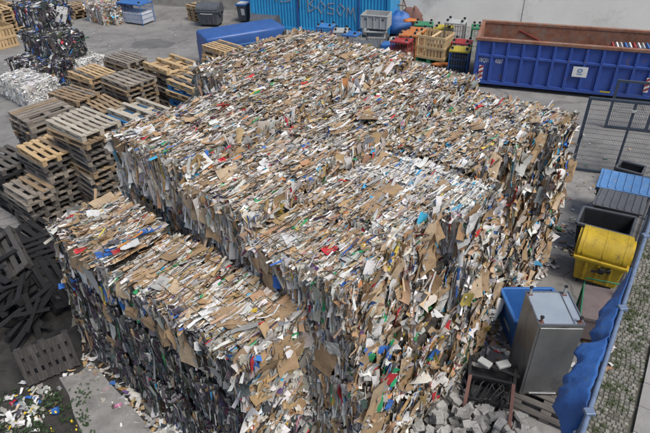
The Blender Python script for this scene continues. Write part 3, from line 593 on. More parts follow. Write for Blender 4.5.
# bins between the bales and the fence
FDIR = Vector((2.59, 3.69, 0)).normalized(); FRZ = math.atan2(FDIR.y, FDIR.x)-math.pi/2
yl = (at(567, 284)+at(612, 296))/2+FDIR*.42
round_bin('yellow round-topped bin with black handle in front of black open bin', yl, R(-31), L=.84, D=.80, Hb=.55, body='yellowpl', lid='yellowpl', dome=.36, disc='yellowpl')
yb = bpy.data.objects['wheeled_bin.002']
MB().box((.05, -.43, .5), (.1, .07, .12)).build('black_latch', M['black'], yb, bevel=.02); MB().box((.17, -.42, .53), (.07, .07, .09)).build('black_latch', M['black'], yb, bevel=.02); MB().tube([(-.1, -.43, .45), (.05, -.46, .5), (.17, -.44, .56)], .022, 8).build('latch_lever', M['black'], yb)
MB().box((0, -.40, .64), (.86, .05, .09)).build('front_lip', M['yellowpl'], yb, bevel=.02)
def open_bin(label, c4, z, mat_, name='wheeled_bin', z0=0.0, group=None, t=.035):
    """rectangular open-topped bin from its four rim corners (back-left, back-right, front-right, front-left)"""
    c = sum(c4, Vector())/4; c.z = z0; r = thing(name, label, 'bin', c, 0, group)
    o = [q-c for q in c4]; h = z-z0
    up = [Vector((q.x, q.y, h)) for q in o]; lo = [Vector((q.x*.82, q.y*.82, .08)) for q in o]
    iu = [Vector((q.x*.93, q.y*.93, h)) for q in o]; il = [Vector((q.x*.76, q.y*.76, .13)) for q in o]
    vs = up+lo+iu+il; fs = []
    for i in range(4):
        j = (i+1) % 4; fs += [(i, j, 4+j, 4+i), (8+j, 8+i, 12+i, 12+j), (i, 8+i, 8+j, j)]
    fs += [(4, 5, 6, 7), (15, 14, 13, 12)]
    MB().add(vs, fs).build('body', M[mat_], r)
    for i in range(4):
        a, b = up[i], up[(i+1) % 4]; MB().bar(a+Vector((0, 0, -.025)), b+Vector((0, 0, -.025)), .055, .06).build('rim', M['greypl'] if mat_ == 'blackpl' else M[mat_], r, bevel=.012)
    for i in range(4): MB().tube([lo[i]*.85+Vector((-.02, 0, -.02-.08*.85+.08)), lo[i]*.85+Vector((.02, 0, -.02-.08*.85+.08))], .06, 10).build('wheel', M['tyre'], r)
    return r
def tilt_lid(name, label, q, m, parent=None, ribs=7, thick=.05):
    """ribbed lid from four corners, q = back-left, back-right, front-right, front-left"""
    c = sum(q, Vector())/4; o = [p-c for p in q]; nrm = (o[1]-o[0]).cross(o[3]-o[0]).normalized()
    if nrm.z < 0: nrm = -nrm
    dn = nrm*thick
    vs = o+[p-dn for p in o]; mb = MB().add(vs, [(3, 2, 1, 0), (4, 5, 6, 7)]+[(i, (i+1) % 4, 4+(i+1) % 4, 4+i) for i in range(4)])
    lid = mb.build(name, m, parent, c if parent is None else c-parent.location, bevel=.012)
    for k in range(ribs):
        u = (k+.5)/ribs; a = o[0].lerp(o[1], u)+nrm*.006; b = o[3].lerp(o[2], u)+nrm*.006
        MB().bar(a.lerp(b, .04), a.lerp(b, .96), .035, .022).build('lid_rib', m, lid, bevel=.006)
    return lid
bA = open_bin('black open bin behind the yellow bin with its grey lid thrown back', [at(584, 206, .78), at(637, 217, .78), at(631, 236, .78), at(577, 222, .78)], .78, 'blackpl')
gl = [at(600, 187, 1.0), at(648, 197, 1.0), at(643, 215, .84), at(592, 204, .84)]
tilt_lid('grey_lid', '', gl, M['greypl'], bA)
bB = open_bin('black bin with ribbed faded blue lid, farthest in the fence row', [at(603, 170, .92), at(653, 180, .92), at(650, 197, .88), at(597, 187, .88)], .86, 'blackpl')
tilt_lid('blue_lid', '', [at(602, 168, 1.0), at(656, 179, 1.0), at(652, 197, .93), at(596, 186, .93)], M['lidblue'], bB)
open_bin('small black open tub on the ground by the mesh gate', [at(622, 160, .6), at(646, 166, .6), at(642, 174, .6), at(616, 167, .6)], .6, 'blackpl', name='plastic_tub')
bb = open_bin('dark blue open bin with white label behind the steel cabinet', [at(501, 288, .78), at(553, 288, .78), at(562, 318, .78), at(516, 322, .78)], .78, 'bluepl')
lb = MB().box((0, 0, 0), (.012, .3, .2)).build('label_sheet', M['lgreypl'], bb, (-.345, -.02, .42)); lb.rotation_euler = (0, R(9), R(0))

# ---------------------------------------------------------------- trolley with brown board
tq = [at(584, 284, .62), at(620, 291, .62), at(609, 322, .62), at(580, 317, .62)]
tc_ = sum(tq, Vector())/4; tc_.z = 0
tr = thing('trolley', 'flat trolley with brown board and thin green frame beside yellow bin', 'trolley', tc_)
tb = MB(); o4 = [q-tc_ for q in tq]; tb.add(o4+[q-Vector((0, 0, .05)) for q in o4], [(3, 2, 1, 0), (4, 5, 6, 7)]+[(i, (i+1) % 4, 4+(i+1) % 4, 4+i) for i in range(4)]); tb.build('board', M['brownboard'], tr); l4 = [Vector((q.x*.94, q.y*.94, .57)) for q in o4]; MB().add(l4+[Vector((q.x, q.y, .14)) for q in l4], [(4, 5, 6, 7)]+[(i, (i+1) % 4, 4+(i+1) % 4, 4+i) for i in range(4)]).build('side_panels', M['brownboard'], tr)
for q in o4: MB().tube([Vector((q.x, q.y, .06)), Vector((q.x, q.y, .62))], .018, 8).build('leg', M['green'], tr); MB().tube([Vector((q.x-.015, q.y, .05)), Vector((q.x+.015, q.y, .05))], .05, 10).build('castor', M['tyre'], tr)
MB().tube([o4[0], o4[0]+Vector((0, 0, .14)), o4[1]+Vector((0, 0, .14)), o4[1]], .013, 8).build('handle', M['green'], tr)
MB().tube([o4[0]+Vector((0, 0, .01)), o4[3]+Vector((0, 0, .01))], .013, 8).build('edge_tube', M['green'], tr)

# ---------------------------------------------------------------- steel cabinet standing upside down on a pallet
pallet('dark weathered pallet under the steel cabinet beside the fence', (3.28, 5.02, 0), R(-32), 1.0, .82, 'wood_mid', 5, group='loose pallets on the ground')
cb_ = thing('steel_cabinet', 'tall stainless steel cabinet standing upside down with its feet in the air', 'cabinet', (3.16, 5.42, .146), R(-3))
MB().box((0, 0, .73), (.62, .66, 1.44)).build('cabinet_body', M['steel'], cb_, bevel=.012)
MB().box((0, 0, 1.455), (.60, .64, .012)).build('underside_plate', M['steeltop'], cb_)
for (c, d) in (((0, -.322, 1.463), (.62, .02, .03)), ((0, .322, 1.463), (.62, .02, .03)), ((-.302, 0, 1.463), (.018, .62, .03)), ((.302, 0, 1.463), (.018, .62, .03))): MB().box(c, d).build('edge_trim', M['steel'], cb_)
MB().box((.18, 0, 1.466), (.012, .6, .012)).build('seam', M['steel'], cb_)
for sx, sy, hh in ((-.26, -.27, .09), (.26, -.27, .09), (-.26, .28, .13), (.22, .28, .15)):
    lg = MB().tube([(sx, sy, 1.46), (sx, sy, 1.46+hh)], .018, 10).build('foot', M['lgreypl'] if sy > 0 else M['redbrown'], cb_)
    MB().tube([(sx, sy, 1.46+hh), (sx, sy, 1.475+hh)], .028, 10).build('foot_pad', M['black'], lg)
    MB().box((sx, sy, 1.468), (.07, .06, .01)).build('foot_plate', M['redbrown'], cb_)
dr = MB().box((.01, -.334, .73), (.57, .012, 1.36)).build('door', M['steel'], cb_, bevel=.006)
MB().box((.02, -.345, .05), (.4, .015, .03)).build('door_handle', M['steel'], dr, bevel=.004)

# ---------------------------------------------------------------- black machine frame with red-brown bars
mc = thing('machine_frame', 'black metal machine frame with two red-brown bars beside the stone heap', 'machine', (2.36, 5.08, 0), R(-18))
MB().box((0, .22, .2), (.62, .22, .36)).build('housing', M['black'], mc, bevel=.02)
for x in (-.33, .33):
    MB().bar((x, -.5, .03), (x*.92, .0, .56), .05, .04).build('red_bar', M['redbrown'], mc); MB().bar((x, -.45, .03), (x, .34, .03), .05).build('foot_rail', M['black'], mc); MB().bar((x, .32, .05), (x, .3, .6), .045).build('upright', M['black'], mc); MB().bar((x, .3, .57), (x*.95, -.02, .55), .045).build('side_bar', M['black'], mc)
for z, y in ((.57, .3), (.54, .0), (.3, -.22)): MB().bar((-.33, y, z), (.33, y, z), .04).build('cross_member', M['black'], mc)
for k in range(7):
    a0 = random.uniform(0, 6); pts = [(.24*math.cos(a0+u)*random.uniform(.6, 1.1)+.03*k-.1, -.1+.16*math.sin(2*u+k), .3+.2*math.sin(a0+u*1.3)) for u in np.linspace(0, 4.5, 14)]
    MB().tube(pts, .013, 6, False).build('hose', M['black'], mc)
MB().box((.02, -.1, .16), (.56, .4, .02), Matrix.Rotation(R(35), 3, 'X')).build('sheet_plate', M['black'], mc)
for x, y in ((-.12, .1), (.14, .14)):
    MB().box((x, y+.12, .62), (.2, .12, .05), Matrix.Rotation(.4*x*10, 3, 'Z')).build('loose_bracket', M['lgreypl'], mc, bevel=.012)
MB().bar((-.3, .25, .6), (.38, .12, .58), .05, .02).build('cross_bar', M['black'], mc)

# ---------------------------------------------------------------- heap of paving blocks
SM = []
for k in range(6):
    r = random.Random(k); l, wd, h = .17+.03*r.random(), .095+.015*r.random(), .075
    mb = MB()
    if k % 2: mb.prism([(-l/2, 0), (l/2, 0), (l/2+.012, h*.5), (l/2, h), (-l/2, h), (-l/2-.012, h*.5)], -wd/2, wd/2)
    else:
        pr = [(-l/2, -wd/2), (-.02, -wd/2), (0, -wd/2+.02), (l/2, -wd/2), (l/2, wd/2), (.02, wd/2), (0, wd/2+.02), (-l/2, wd/2)]
        n = len(pr); mb.add([(x, y, 0) for x, y in pr]+[(x, y, h) for x, y in pr], [tuple(reversed(range(n))), tuple(range(n, 2*n))]+[(i, (i+1) % n, n+(i+1) % n, n+i) for i in range(n)])
    me = mb.mesh('paving_block'); me.materials.append(M['stone']); SM.append(me)
hc = Vector((1.72, 4.55, 0))
for k in range(210):
    for _ in range(30):
        a, b = random.uniform(-1.25, 1.15), random.uniform(-.85, .62)
        p = hc+Vector((a, b, 0)); rr = math.hypot(a/1.2, b/.75)
        aa = p.x*math.cos(BY)-p.y*math.sin(BY)
        if rr < 1 and aa > -2.02: break
    zz = max(0, .42*(1-rr**1.3))*(k % 5+.6)/5
    o = put('paving_block', random.choice(SM), None, None, (p.x, p.y, zz+.005)); tl = .35 if zz > .03 else .05
    o.rotation_euler = (random.gauss(0, tl), random.gauss(0, tl), random.uniform(0, 6.28))
    tag(o, 'loose grey concrete paving block in the heap at the foot of the bales', 'paving block', 'heap of grey paving blocks')
sl = MB(); sl.box((0, 0, .03), (.9, .8, .06)); tag(sl.build('concrete_slab', M['concrete'], loc=(2.95, 4.32, 0), rz=R(-30), bevel=.01), 'flat pale concrete slab lying before the steel cabinet', 'slab')

# ---------------------------------------------------------------- fence, gate and tarpaulin
def mesh_panel(mb, p0, p1, z0, z1, step=.05, r=.0022, hstep=.2):
    d = (p1-p0); L = d.length; d = d/L; n = int(L/step)
    for i in range(1, n): q = p0+d*(L*i/n); mb.bar(q+Vector((0, 0, z0)), q+Vector((0, 0, z1)), r*2)
    k = int((z1-z0)/hstep)
    for i in range(1, k): mb.bar(p0+Vector((0, 0, z0+(z1-z0)*i/k)), p1+Vector((0, 0, z0+(z1-z0)*i/k)), r*2.4)
F0 = Vector((2.62, 3.31, 0)); fs_ = [-1.6, .28, 2.16, 4.04, 5.92, 7.80, 9.68]
fn = thing('mesh_fence', 'blue-grey tube and mesh fence between the bins and the cobbled strip', 'fence', F0)
for s_ in fs_: MB().tube([FDIR*s_, FDIR*s_+Vector((0, 0, 1.93))], .035, 10).build('post', M['rail'], fn)
for i in range(len(fs_)-1):
    a, b = FDIR*(fs_[i]+.04), FDIR*(fs_[i+1]-.04)
    for z in (1.88, .12): MB().tube([a+Vector((0, 0, z)), b+Vector((0, 0, z))], .03, 8).build('rail', M['rail'], fn)
    mb = MB(); mesh_panel(mb, a, b, .14, 1.86, .06, .0025); stuff(mb.build('wire_mesh', M['fence'], fn))
    MB().box(FDIR*(fs_[i+1])+Vector((0, 0, 1.92)), (.11, .09, .05)).build('clamp', M['rail'], fn, bevel=.01)
# gate
ga = thing('mesh_gate', 'dark mesh gate leaf closing the passage near the bins', 'gate', WN(1.86, 13.42), RZW)
for x in (0, .98, 1.96): MB().box((x, 0, .98), (.07, .05, 1.94) if x == 0 else (.045, .04, 1.88)).build('upright', M['fence'], ga)
MB().box((.98, 0, 1.93), (2.03, .055, .06)).build('top_rail', M['fence'], ga); MB().box((.98, 0, .05), (1.9, .045, .05)).build('bottom_rail', M['fence'], ga)
mb = MB(); mesh_panel(mb, Vector((.04, 0, 0)), Vector((1.93, 0, 0)), .08, 1.9, .036, .0026, .12); stuff(mb.build('wire_mesh', M['fence'], ga))
MB().box((.06, -.04, .95), (.05, .06, .12)).build('latch', M['lgreypl'], ga, bevel=.01)
MB().box((.98, -.04, 1.72), (.1, .04, .05)).build('clip', M['lgreypl'], ga)
g2 = thing('barrier_fence', 'second mesh panel standing behind the gate before the big container', 'fence', WN(2.85, 16.3), RZW)
for x in (0, 1.05, 2.1): MB().box((x, 0, .72), (.07, .05, 1.42)).build('upright', M['fence'], g2)
for z in (.05, 1.42): MB().box((1.05, 0, z), (2.17, .055, .06)).build('rail', M['fence'], g2)
mb = MB(); mesh_panel(mb, Vector((.04, 0, 0)), Vector((2.06, 0, 0)), .08, 1.4, .045, .0024, .15); stuff(mb.build('wire_mesh', M['fence'], g2))
# tarpaulin hung over the inner side of the fence
NI = Vector((-FDIR.y, FDIR.x, 0))           # towards the yard
def tarp(name, label, s0, s1, drop, bul, seed, tp=0.0):
    r = np.random.default_rng(seed); P = []; ns, nd = 70, 24
    for i in range(ns):
        u = i/(ns-1); s_ = s0+(s1-s0)*u; row = []
        dr_ = drop*(.75+.25*math.sin(u*5+seed))*(1-tp*.75*u)*(1+.07*math.sin(u*13+seed)+.04*math.sin(u*31+2*seed)); en = min(1, 5*u, 5*(1-u))**.5
        for j in range(nd):
            v = j/(nd-1); wv = .035*(1-abs(math.sin(u*9+2.2*v+seed))*2)+.025*(1-2*abs(math.sin(u*21-3.1*v+seed*2)))+.012*(1-2*abs(math.sin(9*v+u*6)))+.004*r.normal()
            out = .05+bul*en*(1-tp*u)*math.sin(v*math.pi*.86)*(1+.12*math.sin(u*6+seed))+wv*(v+.2)*(1-tp*u)
            row.append(FDIR*s_+NI*out+Vector((0, 0, 1.93-dr_*v-.03*math.sin(u*12)*v)))
        P.append(row)
    mb = MB().grid(P); o = mb.build(name, M['tarp'], loc=F0); sd_ = o.modifiers.new('t', 'SOLIDIFY'); sd_.thickness = .006; tag(o, label, 'tarpaulin'); return o
tarp('tarpaulin', 'blue tarpaulin bulging from the fence rail beside the steel cabinet', .32, 1.55, .66, .30, 1)
tarp('tarpaulin', 'blue tarpaulin hanging in folds on the fence beside the brown trolley', 1.5, 3.1, .9, .28, 4, .9)
# ---------------------------------------------------------------- outside strip: cobbles, slabs, grass
K1, K2 = at(647, 360), at(631, 433); KD = (K1-K2).normalized(); KN = Vector((KD.y, -KD.x, 0))
FS = F0-NI*.12
def strip(name, m, z, pts): return sheet(name, [(p.x, p.y) for p in pts], m, z)
strip('cobble_bed', M['soil'], .004, [FS-FDIR*4, FS+FDIR*11, K2+KD*12, K2-KD*4])
cp, cc_ = [], []
cnt_ = 0; s_ = -1.5
while s_ < 7:
    wid = (K2+KD*s_-F0).dot(-NI); t_ = .13+random.uniform(0, .05)
    while t_ < wid-.03:
        p = F0+FDIR*(s_+1.2+random.uniform(-.012, .012)+.02*math.sin(t_*9))-NI*(t_+.02*math.sin(s_*7)); 
        cp.append((p.x, p.y, random.uniform(.026, .036), random.uniform(-.25, .25), random.uniform(.010, .017))); t_ += .072
    s_ += .072
n = len(cp); A_ = np.array(cp); ang = A_[:, 3]+FRZ; ca, sa = np.cos(ang), np.sin(ang); V8 = []
for kx, ky, f_, zt in [(-1, -1, 1, 0), (1, -1, 1, 0), (1, 1, 1, 0), (-1, 1, 1, 0), (-1, -1, .72, 1), (1, -1, .72, 1), (1, 1, .72, 1), (-1, 1, .72, 1)]:
    lx, ly = kx*A_[:, 2]*f_*RNG.uniform(.85, 1.1, n), ky*A_[:, 2]*f_*RNG.uniform(.85, 1.1, n); V8.append(np.stack([A_[:, 0]+lx*ca-ly*sa, A_[:, 1]+lx*sa+ly*ca, .002+A_[:, 4]*zt], 1))
V8 = np.stack(V8, 1).reshape(-1, 3); fi = np.array([(4, 5, 6, 7), (0, 1, 5, 4), (1, 2, 6, 5), (2, 3, 7, 6), (3, 0, 4, 7)]); FF = (fi[None]+(np.arange(n)*8)[:, None, None]).reshape(-1, 4)
me = bpy.data.meshes.new('cobbles'); me.from_pydata(V8.tolist(), [], FF.tolist()); gcol = RNG.normal(.215, .05, (n, 1)).clip(.10, .36)*np.array([[1, .98, .89]])
at_ = me.attributes.new('Col', 'FLOAT_COLOR', 'FACE'); at_.data.foreach_set('color', np.concatenate([np.repeat(gcol, 5, 0), np.ones((n*5, 1))], 1).astype(np.float32).ravel()); me.materials.append(M['cobble'])
o = put('cobblestones', me, None, None, (0, 0, .004)); stuff(o); o['label'] = 'small grey cobblestones paving the strip outside the fence'; o['category'] = 'cobbles'
walk = struct(strip('sidewalk', M['soil'], .006, [K2-KD*4, K2+KD*12, K2+KD*12+KN*6, K2-KD*4+KN*6]))
sme = MB().box((0, 0, .025), (.49, .49, .05)).mesh('paving_slab'); sme.materials.append(M['slab'])
for i in range(-3, 12):
    for j in range(5):
        o = put('paving_slab', sme, None, walk, K2+KD*(i*.5+.25+(.25 if j % 2 else 0))+KN*(.26+j*.5)+Vector((0, 0, .002+random.uniform(0, .004)))); o.rotation_euler = (random.gauss(0, .004), random.gauss(0, .004), math.atan2(KD.y, KD.x))
def leaf_stuff(name, spots, label, cat, col, l=.05, d=.012, upr=1.0, per=40, spread=.07):
    cs, us, vs, ls, ds, cl = [], [], [], [], [], []
    for (x, y, r_, h_) in spots:
        k = int(per*r_/spread)
        for _ in range(k):
            q = RNG.normal(0, r_*.5, 2); cs.append((x+q[0], y+q[1], h_*RNG.uniform(.15, 1))); a = RNG.uniform(0, 6.28); us.append((math.cos(a), math.sin(a), upr*RNG.uniform(.2, 1.4))); vs.append((-math.sin(a), math.cos(a), RNG.normal(0, .3)))
            ls.append(l*RNG.uniform(.6, 1.5)); ds.append(d*RNG.uniform(.7, 1.3)); c = np.array(col)*RNG.uniform(.6, 1.5); cl.append(c)
    o = put(name, scrap_mesh(name, np.array(cs), np.array(us), np.array(vs), np.array(ls), np.array(ds), RNG.normal(.3, .3, len(cs)), np.array(cl), M['leaf'], nu=3, nv=2, jit=.05, two=0)); stuff(o); o['label'] = label; o['category'] = cat; return o
gs = []
for k in range(95):
    s_ = random.uniform(-.6, 6); t_ = random.choice((random.uniform(.12, .5), random.uniform(.2, .85))); p = F0+FDIR*(s_+1)-NI*t_; gs.append((p.x, p.y, random.uniform(.03, .11), .035))
leaf_stuff('grass', gs, 'tufts of grass growing between the cobbles outside the fence', 'grass', (.06, .085, .03), l=.035, d=.006, upr=.8, per=70)

# ---------------------------------------------------------------- blue trailer body, cages and crate in the back
pL, pR = Vector((-4.32, 19.63, 0)), Vector((-1.52, 21.04, 0)); dv = (pR-pL); tz = math.atan2(dv.y, dv.x)
tl = thing('box_trailer', 'blue round-edged trailer body with black wheel on its end behind pale pallets', 'trailer', (pL+pR)/2+Vector((-.1, .45, 0)), tz)
def hull(L, D, z0, z1, r, end=.16):
    prof = []
    for cx_, cz_, a0 in ((D/2-r, z1-r, 0), (-D/2+r, z1-r, 90)):
        for k in range(7): a = R(a0+15*k); prof.append((cx_+r*math.cos(a), cz_+r*math.sin(a)))
    prof += [(-D/2, z0), (D/2, z0)]; n = len(prof); mb = MB(); rings = []
    for x, s_ in ((-L/2, .72), (-L/2+.05, .86), (-L/2+end, .96), (-L/2+end*2, 1), (-L*.1, 1.02), (L*.2, 1.02), (L/2-.06, 1), (L/2, .96)):
        rings.append([(x, y*s_, z0+(z-z0)*(s_ if s_ < 1 else 1)) for y, z in prof])
    vs = [q for g in rings for q in g]; fs = [(i*n+j, (i+1)*n+j, (i+1)*n+(j+1) % n, i*n+(j+1) % n) for i in range(len(rings)-1) for j in range(n)]
    mb.add(vs, fs, True); mb.add(rings[0], [tuple(range(n))]); mb.add(rings[-1], [tuple(reversed(range(n)))]); return mb
hull(3.15, 1.35, .3, 1.38, .11, .06).build('body', M['dblue'], tl)
MB().box((-.35, .15, 1.345), (1.1, .42, .04)).build('roof_hatch', M['greypl'], tl, bevel=.015)
for k in range(5): MB().box((-1.2+.55*k, -.692, .78), (.03, .02, .75)).build('side_rib', M['dblue'], tl, bevel=.006)
MB().box((-.05, -.70, .98), (2.6, .012, .03)).build('pale_stripe', M['lidblue'], tl)
ec = hull(.2, 1.42, .36, 1.36, .3, .03).build('end_cover', M['blackpl'], tl, (1.52, 0, 0)); ec.rotation_euler = (0, 0, math.pi)
wh = MB().tube([(1.58, 0, .92), (1.62, 0, .92), (1.72, 0, .92), (1.76, 0, .92)], [.33, .37, .37, .33], 22).build('spare_wheel', M['tyre'], tl); MB().tube([(1.755, 0, .92), (1.775, 0, .92)], .2, 18).build('hub_disc', M['greypl'], wh)
for x in (-.7, .7):
    for sy in (-.6, .6): MB().tube([(x, sy-.08, .27), (x, sy+.08, .27)], .27, 16).build('wheel', M['tyre'], tl)
def cage(px, label, deck, frame='wiregrey', z=.8, L=.72, D=.62, rz=RZW, fill=None, loc=None):
    """roll cage standing upside down: coloured deck with castors on top, tube uprights and wire sides"""
    c = Vector(loc) if loc else at(px[0], px[1], z); c.z = 0; r = thing('roll_cage', label, 'roll cage', c, rz+random.gauss(0, .16), 'roll cages along the wall')
    MB().box((0, 0, z), (L, D, .06)).build('deck', M[deck], r, bevel=.012)
    for sx in (-1, 1):
        for sy in (-1, 1):
            MB().tube([(sx*(L/2-.03), sy*(D/2-.03), 0), (sx*(L/2-.03), sy*(D/2-.03), z)], .018, 6).build('upright', M[frame], r)
            cs = MB().box((sx*(L/2-.1), sy*(D/2-.09), z+.05), (.07, .05, .05)).build('castor_fork', M['lgreypl'], r); MB().tube([(sx*(L/2-.1), sy*(D/2-.09)-.02, z+.1), (sx*(L/2-.1), sy*(D/2-.09)+.02, z+.1)], .05, 10).build('castor_wheel', M['tyre'], cs)
    mb = MB()
    for sy in (-1, 1): mesh_panel(mb, Vector((-L/2+.03, sy*(D/2-.03), 0)), Vector((L/2-.03, sy*(D/2-.03), 0)), .06, z-.03, .09, .004, .2)
    for sx in (-1, 1): mesh_panel(mb, Vector((sx*(L/2-.03), -D/2+.03, 0)), Vector((sx*(L/2-.03), D/2-.03, 0)), .06, z-.03, .09, .004, .2)
    stuff(mb.build('wire_sides', M[frame], r))
    if fill: MB().box((0, 0, .3), (L-.1, D-.1, .5)).build('contents', M[fill], r, bevel=.05)
    return r
cage((326, 26), 'roll cage with bright blue deck and red uprights by graffiti container', 'brightblue', 'red', L=.7)
cage((341, 30.5), 'roll cage with grey deck between the two blue-decked cages', 'lgreypl', 'wire', L=.6, z=.82)
cage((352, 34), 'roll cage with darker blue deck beside the black lidded bin', 'bluepl', 'lgreypl', L=.62)
bl = round_bin('black lidded bin among the cages below the grey plastic box', WN(-5.35, 19.6), R(-12), L=.98, D=.68, Hb=.6, dome=.2, group='grey round-lid bins')
cage((377, 30), 'wire cage full of pale film bags under the grey plastic box', 'lgreypl', 'wiregrey', z=.75, L=.85, D=.7, fill='corewhite')
gb = thing('plastic_box', 'light grey plastic pallet box on top of the wire cage', 'box', at(376.5, 27, .88)+Vector((0, .1, .0)), RZW)
GL, GD, GH = 1.05, .75, .52
for c, d in (((0, -GD/2, GH/2), (GL, .03, GH)), ((0, GD/2, GH/2), (GL, .03, GH)), ((-GL/2, 0, GH/2), (.03, GD-.03, GH)), ((GL/2, 0, GH/2), (.03, GD-.03, GH)), ((0, 0, .03), (GL-.04, GD-.04, .04))): MB().box(c, d).build('panel', M['lgreypl'], gb)
for k in range(5): MB().box((-GL/2+GL*k/4, -GD/2-.025, GH/2), (.06, .03, GH)).build('rib', M['lgreypl'], gb, bevel=.008)
for k in range(3): MB().box((-.34+.34*k, -GD/2-.018, .36), (.13, .012, .07)).build('hand_slot', M['greypl'], gb)
MB().box((0, -GD/2-.02, GH-.02), (GL+.06, .06, .05)).build('rim', M['lgreypl'], gb, bevel=.01)
cage((390, 48), 'open wire cage with pink uprights and blue crates inside', 'bluepl', 'red', z=.35, L=.75, fill='bluepl')
cage((402, 40.5), 'roll cage with red deck left of the wooden crate', 'red', 'red', L=.72, z=.85, fill='redbrown')
cage((409, 34), 'roll cage with orange deck behind the red one', 'orange', 'orange', L=.72, z=.95, fill='redbrown')
cage((424, 24), 'roll cage with green deck farthest back at the wall', 'green', 'wire', L=.75, z=.9)
cage((417, 30), 'roll cage with orange deck partly behind the wooden crate', 'orange', 'orange', L=.7, z=.95)
cage((444, 27.5), 'roll cage with yellow deck right behind the wooden crate', 'yellow', 'wire', L=.7, z=.95)
cage((456, 22), 'tall silver roll cage against the cream wall', 'lgreypl', 'wiregrey', z=1.3, L=.75)
cage((462, 42), 'roll cage with red deck behind the front yellow one', 'red', 'wire', L=.7, z=.82, fill='blackpl')
cage((460.5, 49.5), 'roll cage with yellow deck and blue uprights beside the container', 'yellow', 'bluepl', L=.72, z=.82, fill='blackpl')
cage((477, 27), 'roll cage with green deck squeezed behind the container end', 'green', 'green', L=.4, z=1.1)
# wooden slatted crate on a green pallet
kc = (Vector((3.60, 20.62, 0))+Vector((5.13, 20.73, 0)))/2+Vector((0, .05, 0)); krz = R(-33.7)
pallet('green pallet under the pale slatted crate', kc, krz, 1.2, .95, 'green', 5, group='loose pallets on the ground')
kr = thing('wooden_crate', 'pale slatted wooden crate standing among the roll cages', 'crate', kc+Vector((0, 0, .146)), krz)
KL, KW, KH = 1.16, .92, .86
for s_ in (-1, 1):
    for k in range(9): MB().box((-KL/2+.05+k*(KL-.1)/8, s_*(KW/2-.012), KH/2), (.075, .018, KH)).build('slat', M['crate'], kr)
    for k in range(7): MB().box((s_*(KL/2-.012), -KW/2+.08+k*(KW-.16)/6, KH/2), (.018, .075, KH)).build('slat', M['crate'], kr)
    for z in (.05, .43, .81): MB().box((0, s_*(KW/2+.01), z), (KL+.04, .022, .09)).build('rail_board', M['crate'], kr); MB().box((s_*(KL/2+.01), 0, z), (.022, KW-.04, .09)).build('rail_board', M['crate'], kr)
MB().box((.05, 0, KH-.03), (.09, KW-.06, .03)).build('cross_board', M['crate'], kr); MB().box((0, 0, .02), (KL-.04, KW-.04, .03)).build('floor_board', M['crate'], kr)
MB().box((.12, .05, .3), (.75, .6, .5), Matrix.Rotation(.2, 3, 'Z')).build('cardboard_content', M['sh_tan'], kr, bevel=.02)
# rods and tarps at the wall
rd = thing('rod_tripod', 'rusty rods propped together over the blue tarpaulin bundle', 'rods', at(393, 27, 0))
for a, b in (((-.7, 0, 0), (.05, .5, 2.6)), ((.9, -.1, 0), (-.15, .5, 2.6)), ((.45, .6, 0), (-.05, .55, 2.7)), ((-.3, .1, 1.0), (.55, .1, .9))): MB().tube([a, b], .028, 6).build('rod', M['redbrown'], rd)
def bundle(px, z, label, m, sx, sy, sz, seed, rot=0):
    r = np.random.default_rng(seed); P = []
    for i in range(13):
        row = []
        for j in range(17):
            th_, ph_ = math.pi*i/12*.98+.02, 2*math.pi*j/16
            k = 1+.16*math.sin(3*ph_+seed)+.1*math.sin(5*th_+2*ph_+seed)+(.05*r.normal() if j < 16 else 0); row.append(Vector((sx*math.sin(th_)*math.cos(ph_)*k, sy*math.sin(th_)*math.sin(ph_)*k, sz+sz*math.cos(th_)*k)))
        row[16] = row[0].copy(); P.append(row)
    o = MB().grid(P).build('folded_tarpaulin', M[m], loc=at(px[0], px[1], z), rz=rot); return tag(o, label, 'tarpaulin', 'tarpaulin bundles under the rods')
bundle((399, 34), 0.0, 'crumpled blue tarpaulin heap under the rusty rods', 'tarp', .62, .5, .45, 2)
bundle((412, 33), 0.0, 'brown folded canvas bundle right of the rusty rods', 'redbrown', .5, .45, .52, 5)
bundle((410, 22), 0.75, 'small orange folded sheet on the brown canvas bundle', 'orange', .3, .2, .07, 3)
bundle((392, 29), 0.0, 'blue tarpaulin fold left of the rusty rods', 'tarp', .5, .45, .42, 8)

for px_, z_, lab_, m_, a_ in (((384, 44), 0, 'dull black rubbish bag between the cages and the lidded bin', 'blackpl', (.3, .26, .24)), ((396, 47), 0, 'pale film bundle on the ground before the red cage', 'corewhite', (.32, .26, .2)), ((431, 44), 0, 'brown sack slumped behind the wooden crate', 'sh_tan', (.3, .28, .3)), ((369, 36), 0, 'white film bundle behind the lidded bin', 'corewhite', (.32, .3, .3)), ((440, 66), 0, 'orange sheet lying beside the green pallet', 'orange', (.3, .2, .06))):
    bundle(px_, z_, lab_, m_, *a_, len(lab_) % 9)
